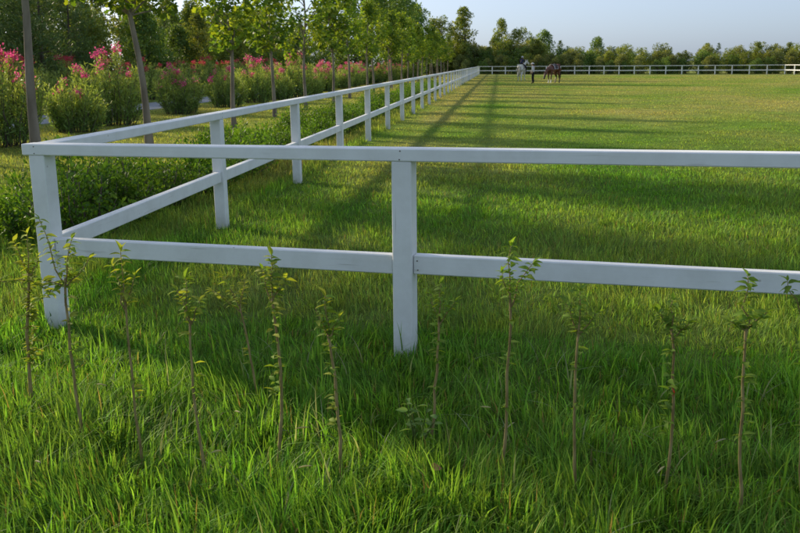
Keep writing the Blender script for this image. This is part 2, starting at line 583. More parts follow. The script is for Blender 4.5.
def sample_wedge(r0, r1, dens, half=0.62):
    """points with density dens(r) per square metre inside the view's ground wedge"""
    rr = np.linspace(r0, r1, 400)
    pdf = dens(rr) * rr * 2 * half
    cdf = np.concatenate([[0], np.cumsum((pdf[1:] + pdf[:-1]) / 2 * np.diff(rr))])
    n = int(cdf[-1])
    r = np.interp(rng.uniform(0, cdf[-1], n), cdf, rr)
    a = np.pi / 2 + YAW + rng.uniform(-half, half, n)
    return r * np.cos(a), r * np.sin(a), r


def grass_height(x, y, out):
    patch = fbm(x * 0.9 + 5, y * 0.9, 41)
    inner = 0.085 - 0.04 * sstep(8, 20, y)
    h = np.where(out, 0.09 + 0.06 * sstep(0.3, 1.8, front_y(x) - y), np.where(x < CX, 0.07, inner))
    h = np.where((x < CX) & (x > -6.0), 0.16, h)
    return h * (0.55 + 0.9 * patch)


def dens(r):
    return 5600 * (5 / np.maximum(r, 5)) ** 1.55


parts = {'verge_grass': MB(), 'paddock_grass': MB(), 'lawn_grass': MB()}
for (r0, r1, segs) in ((1.7, 7.5, 3), (7.5, 17, 2), (17, 120, 1)):
    x, y, r = sample_wedge(r0, r1, dens)
    ok = ~((x < -14.2) & (x > -18))
    ok &= (y < FARY - 1)
    clump = fbm(x * 2.6, y * 2.6, 51)
    ok &= rng.uniform(0, 1, len(x)) < (0.22 + 1.3 * clump)
    x, y, r, clump = x[ok], y[ok], r[ok], clump[ok]
    out = (y < front_y(x) + 0.25) & (x > CX - 0.4)
    h = grass_height(x, y, out) * rng.uniform(0.5, 1.35, len(x)) * (0.75 + 0.5 * clump)
    if segs == 1:
        h *= 0.85
    w = rng.uniform(0.0035, 0.0075, len(x)) * np.maximum(1, r / 5) ** 0.76
    w = np.where(out, w * np.where(rng.uniform(0, 1, len(x)) < 0.2, 2.0, 1.2), w)
    col = turf_colour(x, y) * np.clip(rng.lognormal(0, 0.36, len(x)), 0.4, 2.3)[:, None]
    hue = rng.uniform(-1, 1, len(x))[:, None]
    col = col * (1 + hue * np.array([0.22, 0.0, 0.1]))
    u = rng.uniform(0, 1, len(x))
    dry = u < np.where(out, 0.022, 0.022 if segs > 1 else 0.008)
    col[dry] = STRAW * rng.uniform(0.7, 1.2, (dry.sum(), 1))
    tip = col * np.array([1.2, 1.08, 0.95])
    for nm, sel in (('verge_grass', out), ('paddock_grass', ~out & (x > CX)), ('lawn_grass', ~out & (x <= CX))):
        if sel.sum():
            parts[nm].add(*blades(x[sel], y[sel], h[sel], w[sel], col[sel], segs, 0.62 if segs > 1 else 0.4, tip[sel]))

# taller single blades and seed stalks standing out of the verge
x, y, r = sample_wedge(1.9, 5.6, lambda q: np.full_like(q, 70.0))
sel = y < front_y(x) + 0.2
x, y = x[sel], y[sel]
parts['verge_grass'].add(*blades(x, y, rng.uniform(0.18, 0.34, len(x)), rng.uniform(0.007, 0.012, len(x)),
                                 LUSH * rng.uniform(0.8, 1.5, (len(x), 1)), 4, 0.55, np.tile(YELLOW, (len(x), 1))))
x, y, r = sample_wedge(1.9, 5.2, lambda q: np.full_like(q, 26.0))
sel = y < front_y(x) + 0.1
x, y = x[sel], y[sel]
parts['verge_grass'].add(*blades(x, y, rng.uniform(0.16, 0.28, len(x)), rng.uniform(0.007, 0.012, len(x)),
                                 np.array([0.27, 0.31, 0.16]) * rng.uniform(0.7, 1.3, (len(x), 1)), 5, 1.3, None))   # arching pale undersides
for nm, lab in (('verge_grass', 'tall lush green grass in the foreground around the saplings'),
                ('paddock_grass', 'green and yellowing grass covering the fenced paddock'),
                ('lawn_grass', 'short sunlit grass strip between the fence and the flowering bushes')):
    tag(mobj(nm, parts[nm].mesh(nm, M_GRASS)), lab, 'grass', kind='stuff')

# foxtail seed heads among the verge grass
mb = MB()
for k in range(10):
    px, py = rng.uniform(-1.9, 1.2), rng.uniform(2.95, 3.9)
    hh = rng.uniform(0.16, 0.30)
    a = rng.uniform(0, 6.28); l = rng.uniform(0.05, 0.14)
    ts = np.linspace(0, 1, 6)
    pts = np.stack([px + np.cos(a) * l * ts ** 2, py + np.sin(a) * l * ts ** 2, hh * (ts - 0.15 * ts ** 3)], -1)
    mb.tube(pts, 0.0012, 4, (0.16, 0.17, 0.06))
    d = pts[-1] - pts[-2]; d /= np.linalg.norm(d)
    d = d + np.array([np.cos(a), np.sin(a), -0.35]) * 0.7; d /= np.linalg.norm(d)
    q = np.array([pts[-1] + d * s + np.array([0, 0, -s * s * 3.0]) for s in np.linspace(0, rng.uniform(0.045, 0.07), 5)])
    mb.tube(q, [0.0016, 0.0034, 0.0038, 0.0030, 0.001], 6, np.array([0.46, 0.45, 0.27]) * rng.uniform(0.8, 1.2))
tag(mobj('seed_heads', mb.mesh('seed_heads', M_GRASS)), 'pale drooping foxtail seed heads scattered in the foreground grass', 'grass', kind='stuff')

# ------------------------------------------------------------------ foliage tools
def rand_unit(n):
    v = rng.normal(0, 1, (n, 3))
    return v / np.linalg.norm(v, axis=1)[:, None]


KITE = (np.array([(0, 0, 0), (0.42, 0.28, 0.05), (1, 0, -0.06), (0.42, -0.28, 0.05)]), np.array([(0, 1, 2), (0, 2, 3)]))
LANCE = (np.array([(0, 0, 0), (0.45, 0.10, 0.03), (1, 0, -0.05), (0.45, -0.10, 0.03)]), np.array([(0, 1, 2), (0, 2, 3)]))
LOBED = (np.array([(0, 0, 0), (0.18, 0.48, 0.03), (0.45, 0.26, 0.04), (0.72, 0.42, -0.03), (1, 0, -0.1), (0.72, -0.42, -0.03), (0.45, -0.26, 0.04), (0.18, -0.48, 0.03)]),
         np.array([(0, 2, 1), (0, 4, 2), (2, 4, 3), (0, 6, 4), (4, 6, 5), (0, 7, 6)]))
NEEDLE = (np.array([(0, 0.02, 0), (0, -0.02, 0), (1, 0.16, 0.03), (1.05, 0, 0), (1, -0.16, -0.03)]), np.array([(0, 3, 2), (0, 1, 3), (1, 4, 3)]))


def leaves(mb, P, D, size, shape, col, roll=None, flat=0.5):
    """leaf shapes at points P pointing along D"""
    S, Fc = shape
    n = len(P)
    D = D / (np.linalg.norm(D, axis=1)[:, None] + 1e-9)
    up = rand_unit(n) * (1 - flat) + np.array([0, 0, 1.0]) * flat
    W = np.cross(up, D); W /= np.linalg.norm(W, axis=1)[:, None] + 1e-9
    U = np.cross(D, W)
    size = np.broadcast_to(size, (n,))[:, None, None]
    V = P[:, None, :] + size * (S[None, :, 0:1] * D[:, None, :] + S[None, :, 1:2] * W[:, None, :] + S[None, :, 2:3] * U[:, None, :])
    Fi = (np.arange(n)[:, None, None] * len(S) + Fc[None]).reshape(-1, 3)
    mb.add(V.reshape(-1, 3), Fi, None, np.repeat(col, len(S), axis=0))


def clump_leaves(mb, centres, radii, per, size, shape, base, alt, droop=0.2, flat=0.5, squash=0.8, altp=0.35):
    for c, r in zip(centres, radii):
        n = max(4, int(per * (r / np.mean(radii)) ** 2))
        u = rand_unit(n)
        rad = r * rng.uniform(0.25, 1.0, n)[:, None] ** 0.6
        P = c + u * rad * np.array([1, 1, squash])
        D = u + rng.normal(0, 0.5, (n, 3)) + np.array([0, 0, -droop])
        m = rng.uniform(0, 1, (n, 1)) * rng.uniform(0.4, 1.6) * altp * 2
        m = np.clip(m, 0, 1)
        col = (base * (1 - m) + alt * m) * rng.uniform(0.75, 1.3, (n, 1))
        leaves(mb, P, D, size * rng.uniform(0.65, 1.25, n), shape, col, flat=flat)


def branch(mb, a, b, r0, r1, sag=0.0, n=5, sides=5, wob=0.03):
    t = np.linspace(0, 1, n)[:, None]
    L = np.linalg.norm(np.asarray(b) - a)
    P = np.asarray(a) * (1 - t) + np.asarray(b) * t
    P[1:-1] += rng.normal(0, wob * L, (n - 2, 3))
    P[:, 2] += (np.sin(t[:, 0] * np.pi) * sag * L)
    mb.tube(P, np.linspace(r0, r1, n), sides)
    return P


PLANE_A, PLANE_B = np.array([0.1063, 0.2049, 0.0364]), np.array([0.2884, 0.3416, 0.0425])


def make_plane(H, trunk_h, rad, nclump, per, lean=(0, 0), size=0.128, r0=0.07, fork=False, path=None):
    """young plane tree: smooth slim trunk, oval crown of lobed leaves"""
    tb, cb = MB(), MB()
    zs = np.linspace(-0.1, H * 0.88, 12)
    wx, wy = rng.normal(0, 0.035, 2)
    P = np.stack([lean[0] * zs + 0.14 * np.sin(zs * 1.4 + wx * 30) * zs / H, lean[1] * zs + 0.05 * np.sin(zs * 1.1 + wy * 40), zs], -1)
    P -= P[1] * np.array([1, 1, 0])
    rr = r0 * (1 - 0.85 * (zs.clip(0) / H))
    rr[0] *= 1.35; rr[1] *= 1.12
    tb.tube(P, rr, 9)

    def at(z):
        return np.array([np.interp(z, zs, P[:, 0]), np.interp(z, zs, P[:, 1]), z])
    if fork:
        b0 = at(trunk_h - 0.35)
        branch(tb, b0, b0 + np.array([0.55, 0.1, 1.6]), r0 * 0.62, 0.02, 0.0, 6, 7, 0.02)
    C, Rr = [], []
    for k in range(nclump):
        z = trunk_h + (H - trunk_h) * (k + rng.uniform(0, 1)) / nclump
        u = (z - trunk_h) / (H - trunk_h)
        prof = rad * (math.sin(math.pi * min(1, 0.16 + 0.84 * u)) ** 0.7) * (0.72 if u > 0.6 else 1.0)
        a = k * 2.4 + rng.uniform(-0.6, 0.6)
        rr_ = prof * rng.uniform(0.35, 1.0)
        c = at(min(z, H * 0.88)) + np.array([math.cos(a) * rr_, math.sin(a) * rr_, 0])
        c[2] = z
        C.append(c); Rr.append(rng.uniform(0.22, 0.42) * (rad / 1.1) ** 0.5)
        if rr_ > 0.2:
            zb = max(trunk_h - 0.15, z - rr_ * 0.9)
            branch(tb, at(min(zb, H * 0.85)), c, 0.022, 0.006, 0.04)
    clump_leaves(cb, C, Rr, per, size, LOBED, PLANE_A, PLANE_B, droop=0.35, flat=0.55)
    return tb.mesh('plane_trunk', M_BARK, True), cb.mesh('plane_crown', M_LEAF)


def place_tree(name, label, cat, group, tm, cm, loc, rz=0.0, s=1.0, extra=()):
    o = empty(name, loc, rz)
    o.scale = (s, s, s) if np.isscalar(s) else s
    tag(o, label, cat, group)
    mobj('trunk', tm, o)
    mobj('crown', cm, o)
    for nm, me in extra:
        mobj(nm, me, o)
    return o


ORD = ['first', 'second', 'third', 'fourth', 'fifth', 'sixth', 'seventh', 'eighth', 'ninth', 'tenth', 'eleventh', 'twelfth', 'thirteenth',
       'fourteenth', 'fifteenth', 'sixteenth', 'seventeenth', 'eighteenth', 'nineteenth', 'twentieth']
ORD += ['twenty-' + w for w in ORD[:9]] + ['thirtieth'] + ['thirty-' + w for w in ORD[:9]] + ['fortieth'] + ['forty-' + w for w in ORD[:9]] + ['fiftieth'] + ['fifty-' + w for w in ORD[:9]] + ['sixtieth'] + ['sixty-' + w for w in ORD[:9]] + ['seventieth'] + ['seventy-' + w for w in ORD[:9]]

# ------------------------------------------------------------------ the row of young plane trees
ROWX = -7.6
first = make_plane(6.6, 3.2, 1.35, 28, 85, lean=(-0.015, 0.0), r0=0.088, fork=True)
second = make_plane(6.2, 2.95, 1.45, 34, 115, lean=(-0.05, 0.01), r0=0.085)
pvar = [make_plane(5.4, 2.25, 1.0, 28, 82), make_plane(5.1, 2.35, 0.85, 24, 86, lean=(0.01, 0)), make_plane(5.8, 2.2, 1.05, 30, 78),
        make_plane(4.7, 2.45, 0.78, 22, 90, lean=(-0.012, 0.01))]
GR = 'young plane trees in a row outside the side fence'
rowy = [(14.08, 'grey plane tree trunk at the left edge, forking above the corner post'),
        (18.92, 'slim plane tree standing by the oleander bush, second trunk from the left'),
        (24.9, 'leafy young plane tree, third trunk from the left in the row'),
        (30.4, 'leafy young plane tree, fourth trunk from the left in the row'),
        (35.3, 'oval young plane tree, fifth trunk from the left in the row'),
        (41.4, 'oval young plane tree, sixth trunk from the left in the row')]
for k, (y, lab) in enumerate(rowy):
    tm, cm = (first, second)[k] if k < 2 else pvar[(k - 2) % 4]
    place_tree('plane_tree', lab, 'tree', GR, tm, cm, (ROWX + rng.normal(0, 0.08) * (k > 1), y, float(gz(ROWX, y))), rng.uniform(0, 6) if k > 1 else 0.0, 1.0)
LAB_FARROW = 'one of the distant young trees lining the far part of the side fence'
y = 46.8
k = 0
while y < 141:
    tm, cm = pvar[k % 4]
    place_tree('plane_tree', 'small distant plane tree, %s from the left in the row along the side fence' % ORD[k + 6], 'tree', GR, tm, cm, (ROWX + rng.normal(0, 0.15), y, float(gz(ROWX, y))), rng.uniform(0, 6), rng.uniform(0.9, 1.08))
    y += rng.uniform(4.6, 5.4); k += 1
for k, y in enumerate((9.9, 5.0)):
    tm, cm = pvar[(k + 1) % 4]
    place_tree('plane_tree', 'young plane tree of the same row standing left of the view', 'tree', 'plane trees left of the view', tm, cm, (ROWX, y, 0), rng.uniform(0, 6), 1.05)

big = make_plane(6.2, 2.3, 1.8, 30, 62, r0=0.12)  # unseen larger trees, added to cast shade over the near paddock
for k, (x, y) in enumerate(((-12.0, 14.2), (-12.3, 17.6))):
    place_tree('plane_tree', 'larger unseen plane tree added left of the view for its shade', 'tree', 'plane trees left of the view', big[0], big[1], (x, y, 0), k * 1.7, 1.0)

# ------------------------------------------------------------------ oleander bushes
OLE_K = 1.4
OLE_A, OLE_B = np.array([0.1105, 0.195, 0.0624]), np.array([0.286, 0.325, 0.091])


def make_oleander(H, rad, nstem, flower=1.0, pink=(0.61, 0.075, 0.24)):
    sb, lb, fb = MB(), MB(), MB()
    tips = []
    for k in range(nstem):
        a = rng.uniform(0, 6.283); q = math.sqrt(rng.uniform(0, 1))
        base = np.array([math.cos(a) * 0.55 * rad * q, math.sin(a) * 0.55 * rad * q, -0.05])
        top = np.array([math.cos(a) * rad * q, math.sin(a) * rad * q, H * (1 - 0.45 * q ** 2) * rng.uniform(0.62, 1.06)])
        P = branch(sb, base, top, 0.016, 0.005, 0.0, 6, 5, 0.03)
        t = np.linspace(0, 1, 6)
        n = 110
        s = rng.uniform(0.06, 1.0, n) ** 0.85
        pp = np.stack([np.interp(s, t, P[:, j]) for j in range(3)], -1) + rng.normal(0, 0.05, (n, 3))
        ax = (P[-1] - P[0]) / np.linalg.norm(P[-1] - P[0])
        D = rand_unit(n) + ax * 0.7 + np.array([0, 0, 0.25])
        m = np.clip(s[:, None] * rng.uniform(0.2, 1.0, (n, 1)), 0, 1)
        leaves(lb, pp, D, rng.uniform(0.11, 0.19, n), LANCE, OLE_K * (OLE_A * (1 - m) + OLE_B * m) * rng.uniform(0.75, 1.3, (n, 1)), flat=0.4)
        tips.append(top)
    tips = np.array(tips)
    hi = tips[np.argsort(-tips[:, 2] + rng.normal(0, 0.42, len(tips)))[:int(len(tips) * 0.22 * flower)]]
    for c in hi:
        n = rng.integers(34, 70)
        P = c + np.array([0, 0, 0.03]) + rng.normal(0, 0.062, (n, 3))
        shade = rng.uniform(0.7, 1.3, (n, 1))
        col = np.array(pink) * shade + rng.uniform(0, 0.10, (n, 1)) * np.array([1, 0.8, 0.9])
        leaves(fb, P, rand_unit(n) + np.array([0, 0, 0.5]), rng.uniform(0.04, 0.075, n), (KITE[0] * np.array([1, 1.5, 1]), KITE[1]), col, flat=0.2)
    return sb.mesh('stems', M_BARK2), lb.mesh('foliage', M_OLE), (fb.mesh('flowers', M_PETAL) if fb.n else None)


def place_bush(name, label, cat, group, meshes, loc, rz, s=1.0):
    o = empty(name, loc, rz)
    o.scale = (s, s, s) if np.isscalar(s) else s
    tag(o, label, cat, group)
    for nm, me in zip(('stems', 'foliage', 'flowers'), meshes):
        if me is not None: tag(mobj(nm, me, o), kind='stuff' if nm != 'stems' else None)
    return o


ole = [make_oleander(2.15, 1.1, 60), make_oleander(1.65, 0.95, 50, 0.9), make_oleander(1.8, 1.0, 54, 1.0), make_oleander(1.6, 0.85, 48, 0.5)]
GO = 'flowering oleander bushes along the lawn'
spots = [(-11.3, 19.6, 0, 'oleander bush with pink flowers cut by the left edge of the view', 1.0),
         (-11.7, 24.0, 3, 'pale green oleander bush with few flowers left of the tallest pink one', 0.98),
         (-11.9, 26.8, 0, 'tallest oleander bush, its top covered in bright pink flowers', 1.08),
         (-12.0, 33.2, 2, 'round pink flowering oleander right of the second plane trunk', 1.0),
         (-11.8, 38.6, 1, 'oleander bush with pink flowers behind the third plane trunk', 1.0),
         (-11.7, 43.0, 0, 'oleander bush with salmon pink flowers behind the fourth plane trunk', 1.0)]
for k, (x, y, v, lab, s) in enumerate(spots):
    place_bush('oleander_bush', lab, 'bush', GO, ole[v], (x, y, float(gz(x, y))), rng.uniform(0, 6), s)
y = 46.5
k = 0
while y < 138:
    x = -11.8 + rng.normal(0, 0.3)
    place_bush('oleander_bush', 'distant flowering oleander, %s from the left in the row behind the plane trees' % ORD[k + 6], 'bush', GO, ole[(k * 3 + 1) % 4], (x, y, float(gz(x, y))), rng.uniform(0, 6), rng.uniform(0.9, 1.15))
    y += rng.uniform(3.2, 4.6); k += 1
# second flowering row beyond the path
red = [make_oleander(2.0, 1.2, 46, 0.8, (0.50, 0.03, 0.06)), make_oleander(1.8, 1.2, 46, 0.5, (0.55, 0.04, 0.10))]
y = 22.0
k = 0
while y < 75:
    x = -19.2 + rng.normal(0, 0.3)
    place_bush('oleander_bush', 'dark red flowering oleander beyond the path, %s from the left' % ORD[k], 'bush', 'shaded red oleanders beyond the path', red[k % 2], (x, y, float(gz(x, y))), rng.uniform(0, 6), rng.uniform(0.95, 1.3))
    y += rng.uniform(2.4, 3.4); k += 1

# ------------------------------------------------------------------ low hedge shrubs beside the side fence
SH_A, SH_B = np.array([0.0558, 0.1341, 0.0215]), np.array([0.1341, 0.2306, 0.03])


def make_shrub(H, rad, nst, per):
    sb, lb = MB(), MB()
    C, Rr = [], []
    for k in range(nst):
        a = rng.uniform(0, 6.283); q = math.sqrt(rng.uniform(0, 1))
        top = np.array([math.cos(a) * rad * q, math.sin(a) * rad * q, H * rng.uniform(0.55, 1.0) * (1 - 0.3 * q * q)])
        base = np.array([math.cos(a) * 0.12, math.sin(a) * 0.12, -0.03])
        P = branch(sb, base, top, 0.008, 0.003, 0, 4, 4)
        for s in np.linspace(0.3, 1.0, 4):
            C.append(P[0] * (1 - s) + top * s); Rr.append(rng.uniform(0.06, 0.12))
    clump_leaves(lb, C, Rr, per, 0.046, KITE, SH_A, SH_B, droop=-0.5, flat=0.35, squash=1.2)
    return sb.mesh('stems', M_BARK2), lb.mesh('foliage', M_LEAF)


shr = [make_shrub(0.58, 0.52, 30, 20), make_shrub(0.48, 0.5, 28, 20), make_shrub(0.68, 0.46, 28, 20), make_shrub(0.42, 0.45, 26, 20)]
GS = 'low hedge shrubs planted along the outside of the side fence'
y = 8.6
k = 0
nl = {}
while y < 62:
    for li, lane in enumerate ((-4.15, -4.8) if y > 9.5 else (-4.4, -5.1, -5.9)):
        nl[li] = nl.get(li, -1) + 1
        if lane < -4.6 and y > 9.5 and rng.uniform() < 0.3: nl[li] -= 1; continue
        x = lane + rng.normal(0, 0.14)
        if k == 0: lab = 'low green shrub left of the white corner post'
        else: lab = 'low leafy hedge shrub, %s from the near end of the %s' % (ORD[nl[li]], ('line beside the side fence', 'line facing the lawn', 'outermost line')[li])
        place_bush('hedge_shrub', lab, 'shrub', GS, shr[int(rng.integers(0, 4))], (x, y + rng.normal(0, 0.15), float(gz(x, y))), rng.uniform(0, 6), rng.uniform(0.95, 1.4) if y < 16 else rng.uniform(0.85, 1.25))
        k += 1
    y += rng.uniform(0.75, 1.0) * (1 + y / 80)

# ------------------------------------------------------------------ background trees
PINE_A, PINE_B = np.array([0.0819, 0.1547, 0.0546]), np.array([0.1911, 0.2457, 0.0655])
ASH_A, ASH_B = np.array([0.1174, 0.1862, 0.0442]), np.array([0.2898, 0.3036, 0.062])
DARK_A, DARK_B = np.array([0.0874, 0.1674, 0.0491]), np.array([0.1911, 0.273, 0.0619])
PALE_A, PALE_B = np.array([0.1518, 0.198, 0.0766]), np.array([0.2904, 0.297, 0.099])


def make_pine(H, rad, nwh, per, open_=0.3):
    tb, cb = MB(), MB()
    zs = np.linspace(-0.2, H * 0.97, 9)
    P = np.stack([0.1 * np.sin(zs * 0.5 + rng.uniform(0, 6)), 0.1 * np.sin(zs * 0.6 + rng.uniform(0, 6)), zs], -1)
    tb.tube(P, np.linspace(0.02 * H, 0.012, 9), 7)
    for k in range(nwh):
        u = k / (nwh - 1)
        z = H * (0.10 + 0.88 * u)
        R_ = rad * (1 - u) ** 0.75 * (0.55 + 0.45 * min(1, u * 5)) + 0.12
        nb = int(rng.integers(4, 7))
        for j in range(nb):
            a = rng.uniform(0, 6.283); L = R_ * rng.uniform(0.6, 1.15)
            c0 = np.array([np.interp(z, zs, P[:, 0]), np.interp(z, zs, P[:, 1]), z])
            tip = c0 + np.array([math.cos(a) * L, math.sin(a) * L, L * rng.uniform(0.05, 0.5)])
            branch(tb, c0, tip, 0.012 + 0.012 * (1 - u), 0.004, -0.05, 4, 4)
            m = max(1, int(L / 0.32))
            for s in np.linspace(0.35, 1.0, m + 1):
                n = int(per * rng.uniform(0.7, 1.3))
                q = c0 * (1 - s) + tip * s
                pp = q + rng.normal(0, 0.14, (n, 3))
                D = rand_unit(n) + np.array([math.cos(a) * 0.6, math.sin(a) * 0.6, 0.7])
                mm = np.clip(rng.uniform(0, 1, (n, 1)) * rng.uniform(0.3, 1.5), 0, 1)
                leaves(cb, pp, D, rng.uniform(0.16, 0.32, n), NEEDLE, (PINE_A * (1 - mm) + PINE_B * mm) * rng.uniform(0.8, 1.25, (n, 1)), flat=0.2)
    return tb.mesh('pine_trunk', M_BARK2, True), cb.mesh('pine_crown', M_NEEDLE)


def make_broad(H, z0, rad, nclump, per, A, B, size=0.24, top=0.55, spread=1.0, shape=KITE, trunk=0.018, multi=1):
    tb, cb = MB(), MB()
    C, Rr = [], []
    for t in range(multi):
        a0 = rng.uniform(0, 6.28); off = 0.0 if multi == 1 else rad * 0.25
        zs = np.linspace(-0.2, H * 0.85, 8)
        P = np.stack([off * math.cos(a0) * (0.2 + zs.clip(0) / H * 1.5) + 0.08 * np.sin(zs + t), off * math.sin(a0) * (0.2 + zs.clip(0) / H * 1.5), zs], -1)
        tb.tube(P, np.linspace(trunk * H, 0.015, 8), 7)
        for k in range(nclump // multi):
            u = (k + rng.uniform(0, 1)) / (nclump // multi)
            z = z0 + (H - z0) * u
            prof = rad * (math.sin(math.pi * (0.18 + 0.80 * u ** (1.0 / (2 * top)))) ** 0.8)
            a = rng.uniform(0, 6.283); q = prof * math.sqrt(rng.uniform(0.1, 1.0)) * rng.uniform(0.7, 1.2)
            ctr = np.array([np.interp(z, zs, P[:, 0]), np.interp(z, zs, P[:, 1]), z])
            c = ctr + np.array([math.cos(a) * q, math.sin(a) * q, 0])
            C.append(c); Rr.append(rng.uniform(0.35, 0.75) * spread)
            zb = max(z0 * 0.7, z - q * 0.9)
            if k % 2 == 0:
                branch(tb, np.array([np.interp(zb, zs, P[:, 0]), np.interp(zb, zs, P[:, 1]), min(zb, H * 0.84)]), c, 0.03, 0.006, 0.03, 4, 4)
    clump_leaves(cb, C, Rr, per, size, shape, A, B, droop=0.15, flat=0.4)
    return tb.mesh('tree_trunk', M_BARK2, True), cb.mesh('tree_crown', M_FAR)


pines = [make_pine(8.5, 2.3, 17, 13), make_pine(7.0, 2.0, 15, 13), make_pine(9.5, 2.3, 18, 12)]
ashes = [make_broad(8.5, 0.9, 1.9, 70, 95, ASH_A, ASH_B, 0.25, 0.45), make_broad(7.0, 0.7, 1.6, 56, 95, ASH_A, ASH_B, 0.24, 0.40, multi=2),
         make_broad(9.0, 0.8, 1.7, 64, 85, ASH_A, ASH_B, 0.25, 0.38)]
darks = [make_broad(7.5, 0.8, 2.4, 70, 85, DARK_A, DARK_B, 0.26, 0.5), make_broad(10.5, 1.4, 3.0, 95, 90, DARK_A, DARK_B, 0.28, 0.5, 1.25)]
pales = [make_broad(4.2, 0.3, 1.7, 40, 70, PALE_A, PALE_B, 0.24, 0.5, multi=3), make_broad(4.8, 0.4, 1.5, 40, 70, ASH_A, ASH_B, 0.22, 0.45, multi=2),
         make_broad(3.6, 0.2, 1.9, 40, 75, DARK_A, DARK_B, 0.22, 0.5, multi=3)]


def bg(kind, v, x, y, label, group, s=1.0):
    pool = {'pine_tree': pines, 'ash_tree': ashes, 'dense_tree': darks, 'bushy_tree': pales}[kind]
    tm, cm = pool[v % len(pool)]
    return place_tree(kind, label, 'tree', group, tm, cm, (x, y, float(gz(x, y))), rng.uniform(0, 6.28), s)


# wood beyond the path, left
GB = 'trees of the wood beyond the path'
LABS = {'pine_tree': 'dark pine tree in the wood beyond the path on the left',
        'ash_tree': 'light green upright tree in the wood beyond the path on the left',
        'dense_tree': 'dense dark green tree in the wood beyond the path on the left'}
y = 2.0
k = 0
while y < 128:
    for lane, (xx, jit) in enumerate(((-22.0, 0.9), (-26.5, 1.2), (-32.0, 1.5))):
        kind = ('pine_tree', 'pine_tree', 'pine_tree', 'ash_tree', 'pine_tree', 'pine_tree', 'dense_tree')[int(rng.integers(0, 7))] if y < 60 else \
               ('ash_tree', 'pine_tree', 'dense_tree', 'ash_tree', 'dense_tree')[int(rng.integers(0, 5))]
        s = (rng.uniform(0.58, 0.76), rng.uniform(0.72, 0.9), rng.uniform(0.85, 1.08))[lane]
        v = int(rng.integers(0, 3)) if kind != 'dense_tree' else 0
        bg(kind, v, xx + rng.normal(0, jit), y + rng.normal(0, 0.8), LABS[kind], GB, s)
    y += rng.uniform(2.3, 3.1) if y < 60 else rng.uniform(4.0, 6.0)
    k += 1

# skyline trees with a place of their own
named = [('dense_tree', 1, -13.2, 84.0, 1.05, 'large dark tree rising highest above the side fence'),
         ('dense_tree', 1, -12.2, 99.0, 1.08, 'second large dark tree on the skyline above the side fence'),
         ('ash_tree', 0, -11.9, 112.0, 1.30, 'tall light tree at the right end of the high trees above the side fence'),
         ('dense_tree', 0, -11.4, 126.0, 1.25, 'rounded dark tree left of the last tall skyline tree'),
         ('ash_tree', 0, -5.6, 152.0, 1.24, 'tall tree behind the far end of the side fence, nearest the far corner'),
         ('ash_tree', 1, -9.8, 150.0, 1.25, 'light green tree just left of the far fence corner'),
         ('ash_tree', 2, 0.6, 158.0, 0.98, 'feathery tall tree behind the white horse'),
         ('ash_tree', 1, 3.6, 156.5, 1.02, 'upright light green tree between the two horses'),
         ('dense_tree', 0, 7.8, 158.0, 0.92, 'dark rounded tree above the standing handler'),
         ('pine_tree', 1, 10.6, 160.0, 0.76, 'thin pointed conifer behind the brown horse'),
         ('dense_tree', 0, 16.0, 152.0, 0.74, 'dark full tree standing out of the low far tree line')]
for kind, v, x, y, s, lab in named:
    bg(kind, v, x, y, lab, 'skyline trees behind the paddock', s)
LF = {'bushy_tree': 'low bushy tree in the far tree line behind the back fence', 'ash_tree': 'slender tree in the far tree line behind the back fence',
      'pine_tree': 'small conifer in the far tree line behind the back fence'}
fdir = np.array([far_c[0] - CX, far_c[1] - FARY]); fdir /= np.linalg.norm(fdir)
fnor = np.array([-fdir[1], fdir[0]])
s_ = -14.0
nf = 0
while s_ < 66:
    for lane in (3.0, 6.0, 9.0, 13.0):
        u = rng.uniform(0, 1)
        kind = 'bushy_tree' if u < 0.62 or lane < 4 else ('pine_tree' if u < 0.82 else 'ash_tree')
        q = np.array([CX, FARY]) + fdir * (s_ + rng.normal(0, 0.8)) + fnor * (lane + rng.normal(0, 0.8))
        sc = rng.uniform(0.5, 0.7) if lane < 4 else (rng.uniform(0.68, 0.9) if kind == 'bushy_tree' else rng.uniform(0.33, 0.52))
        if s_ < 8 and lane > 4: sc *= 1.35
        lab = LF[kind] if lane > 4 else 'low bush close behind the back fence, %s from the left' % ORD[nf]
        nf += lane < 4
        bg(kind, int(rng.integers(0, 3)), q[0], q[1], lab, 'far tree line behind the back fence', sc)
    s_ += rng.uniform(1.3, 1.8)
s_ = 4.0
while s_ < 26:                                      # beyond the right fence
    for lane in (4.0, 9.0):
        q = np.array(far_c) + np.array([lane + rng.normal(0, 0.8) + 0.4, -s_ + rng.normal(0, 0.8)])
        bg('bushy_tree', int(rng.integers(0, 3)), q[0], q[1], 'low bushy tree beyond the far right fence', 'far tree line behind the back fence', rng.uniform(0.8, 1.0))
    s_ += 2.6

# ------------------------------------------------------------------ saplings
def leaf_mesh(name, L, W, col, curl):
    """serrated pointed leaf with a folded midrib, curling down to its tip"""
    n = 7
    t = np.linspace(0, 1, n)
    w = W * np.sin(np.pi * np.clip(t, 0.02, 1) ** 0.8) * (1 + 0.10 * (np.arange(n) % 2))
    x = L * t
    z = -curl * L * t ** 2
    V, C = [], []
    for k in range(n):
        V += [(x[k], 0, z[k]), (x[k], w[k] / 2, z[k] + abs(w[k]) * 0.22), (x[k], -w[k] / 2, z[k] + abs(w[k]) * 0.22)]
        C += [np.array(col) * 1.25, np.array(col), np.array(col) * 0.95]
    Fq = []
    for k in range(n - 1):
        a, b = 3 * k, 3 * k + 3
        Fq += [(a, b, b + 1, a + 1), (b, a, a + 2, b + 2)]
    me = mesh_from(name, np.array(V), np.array(Fq), M_SAP, np.array(C), True)
    return me


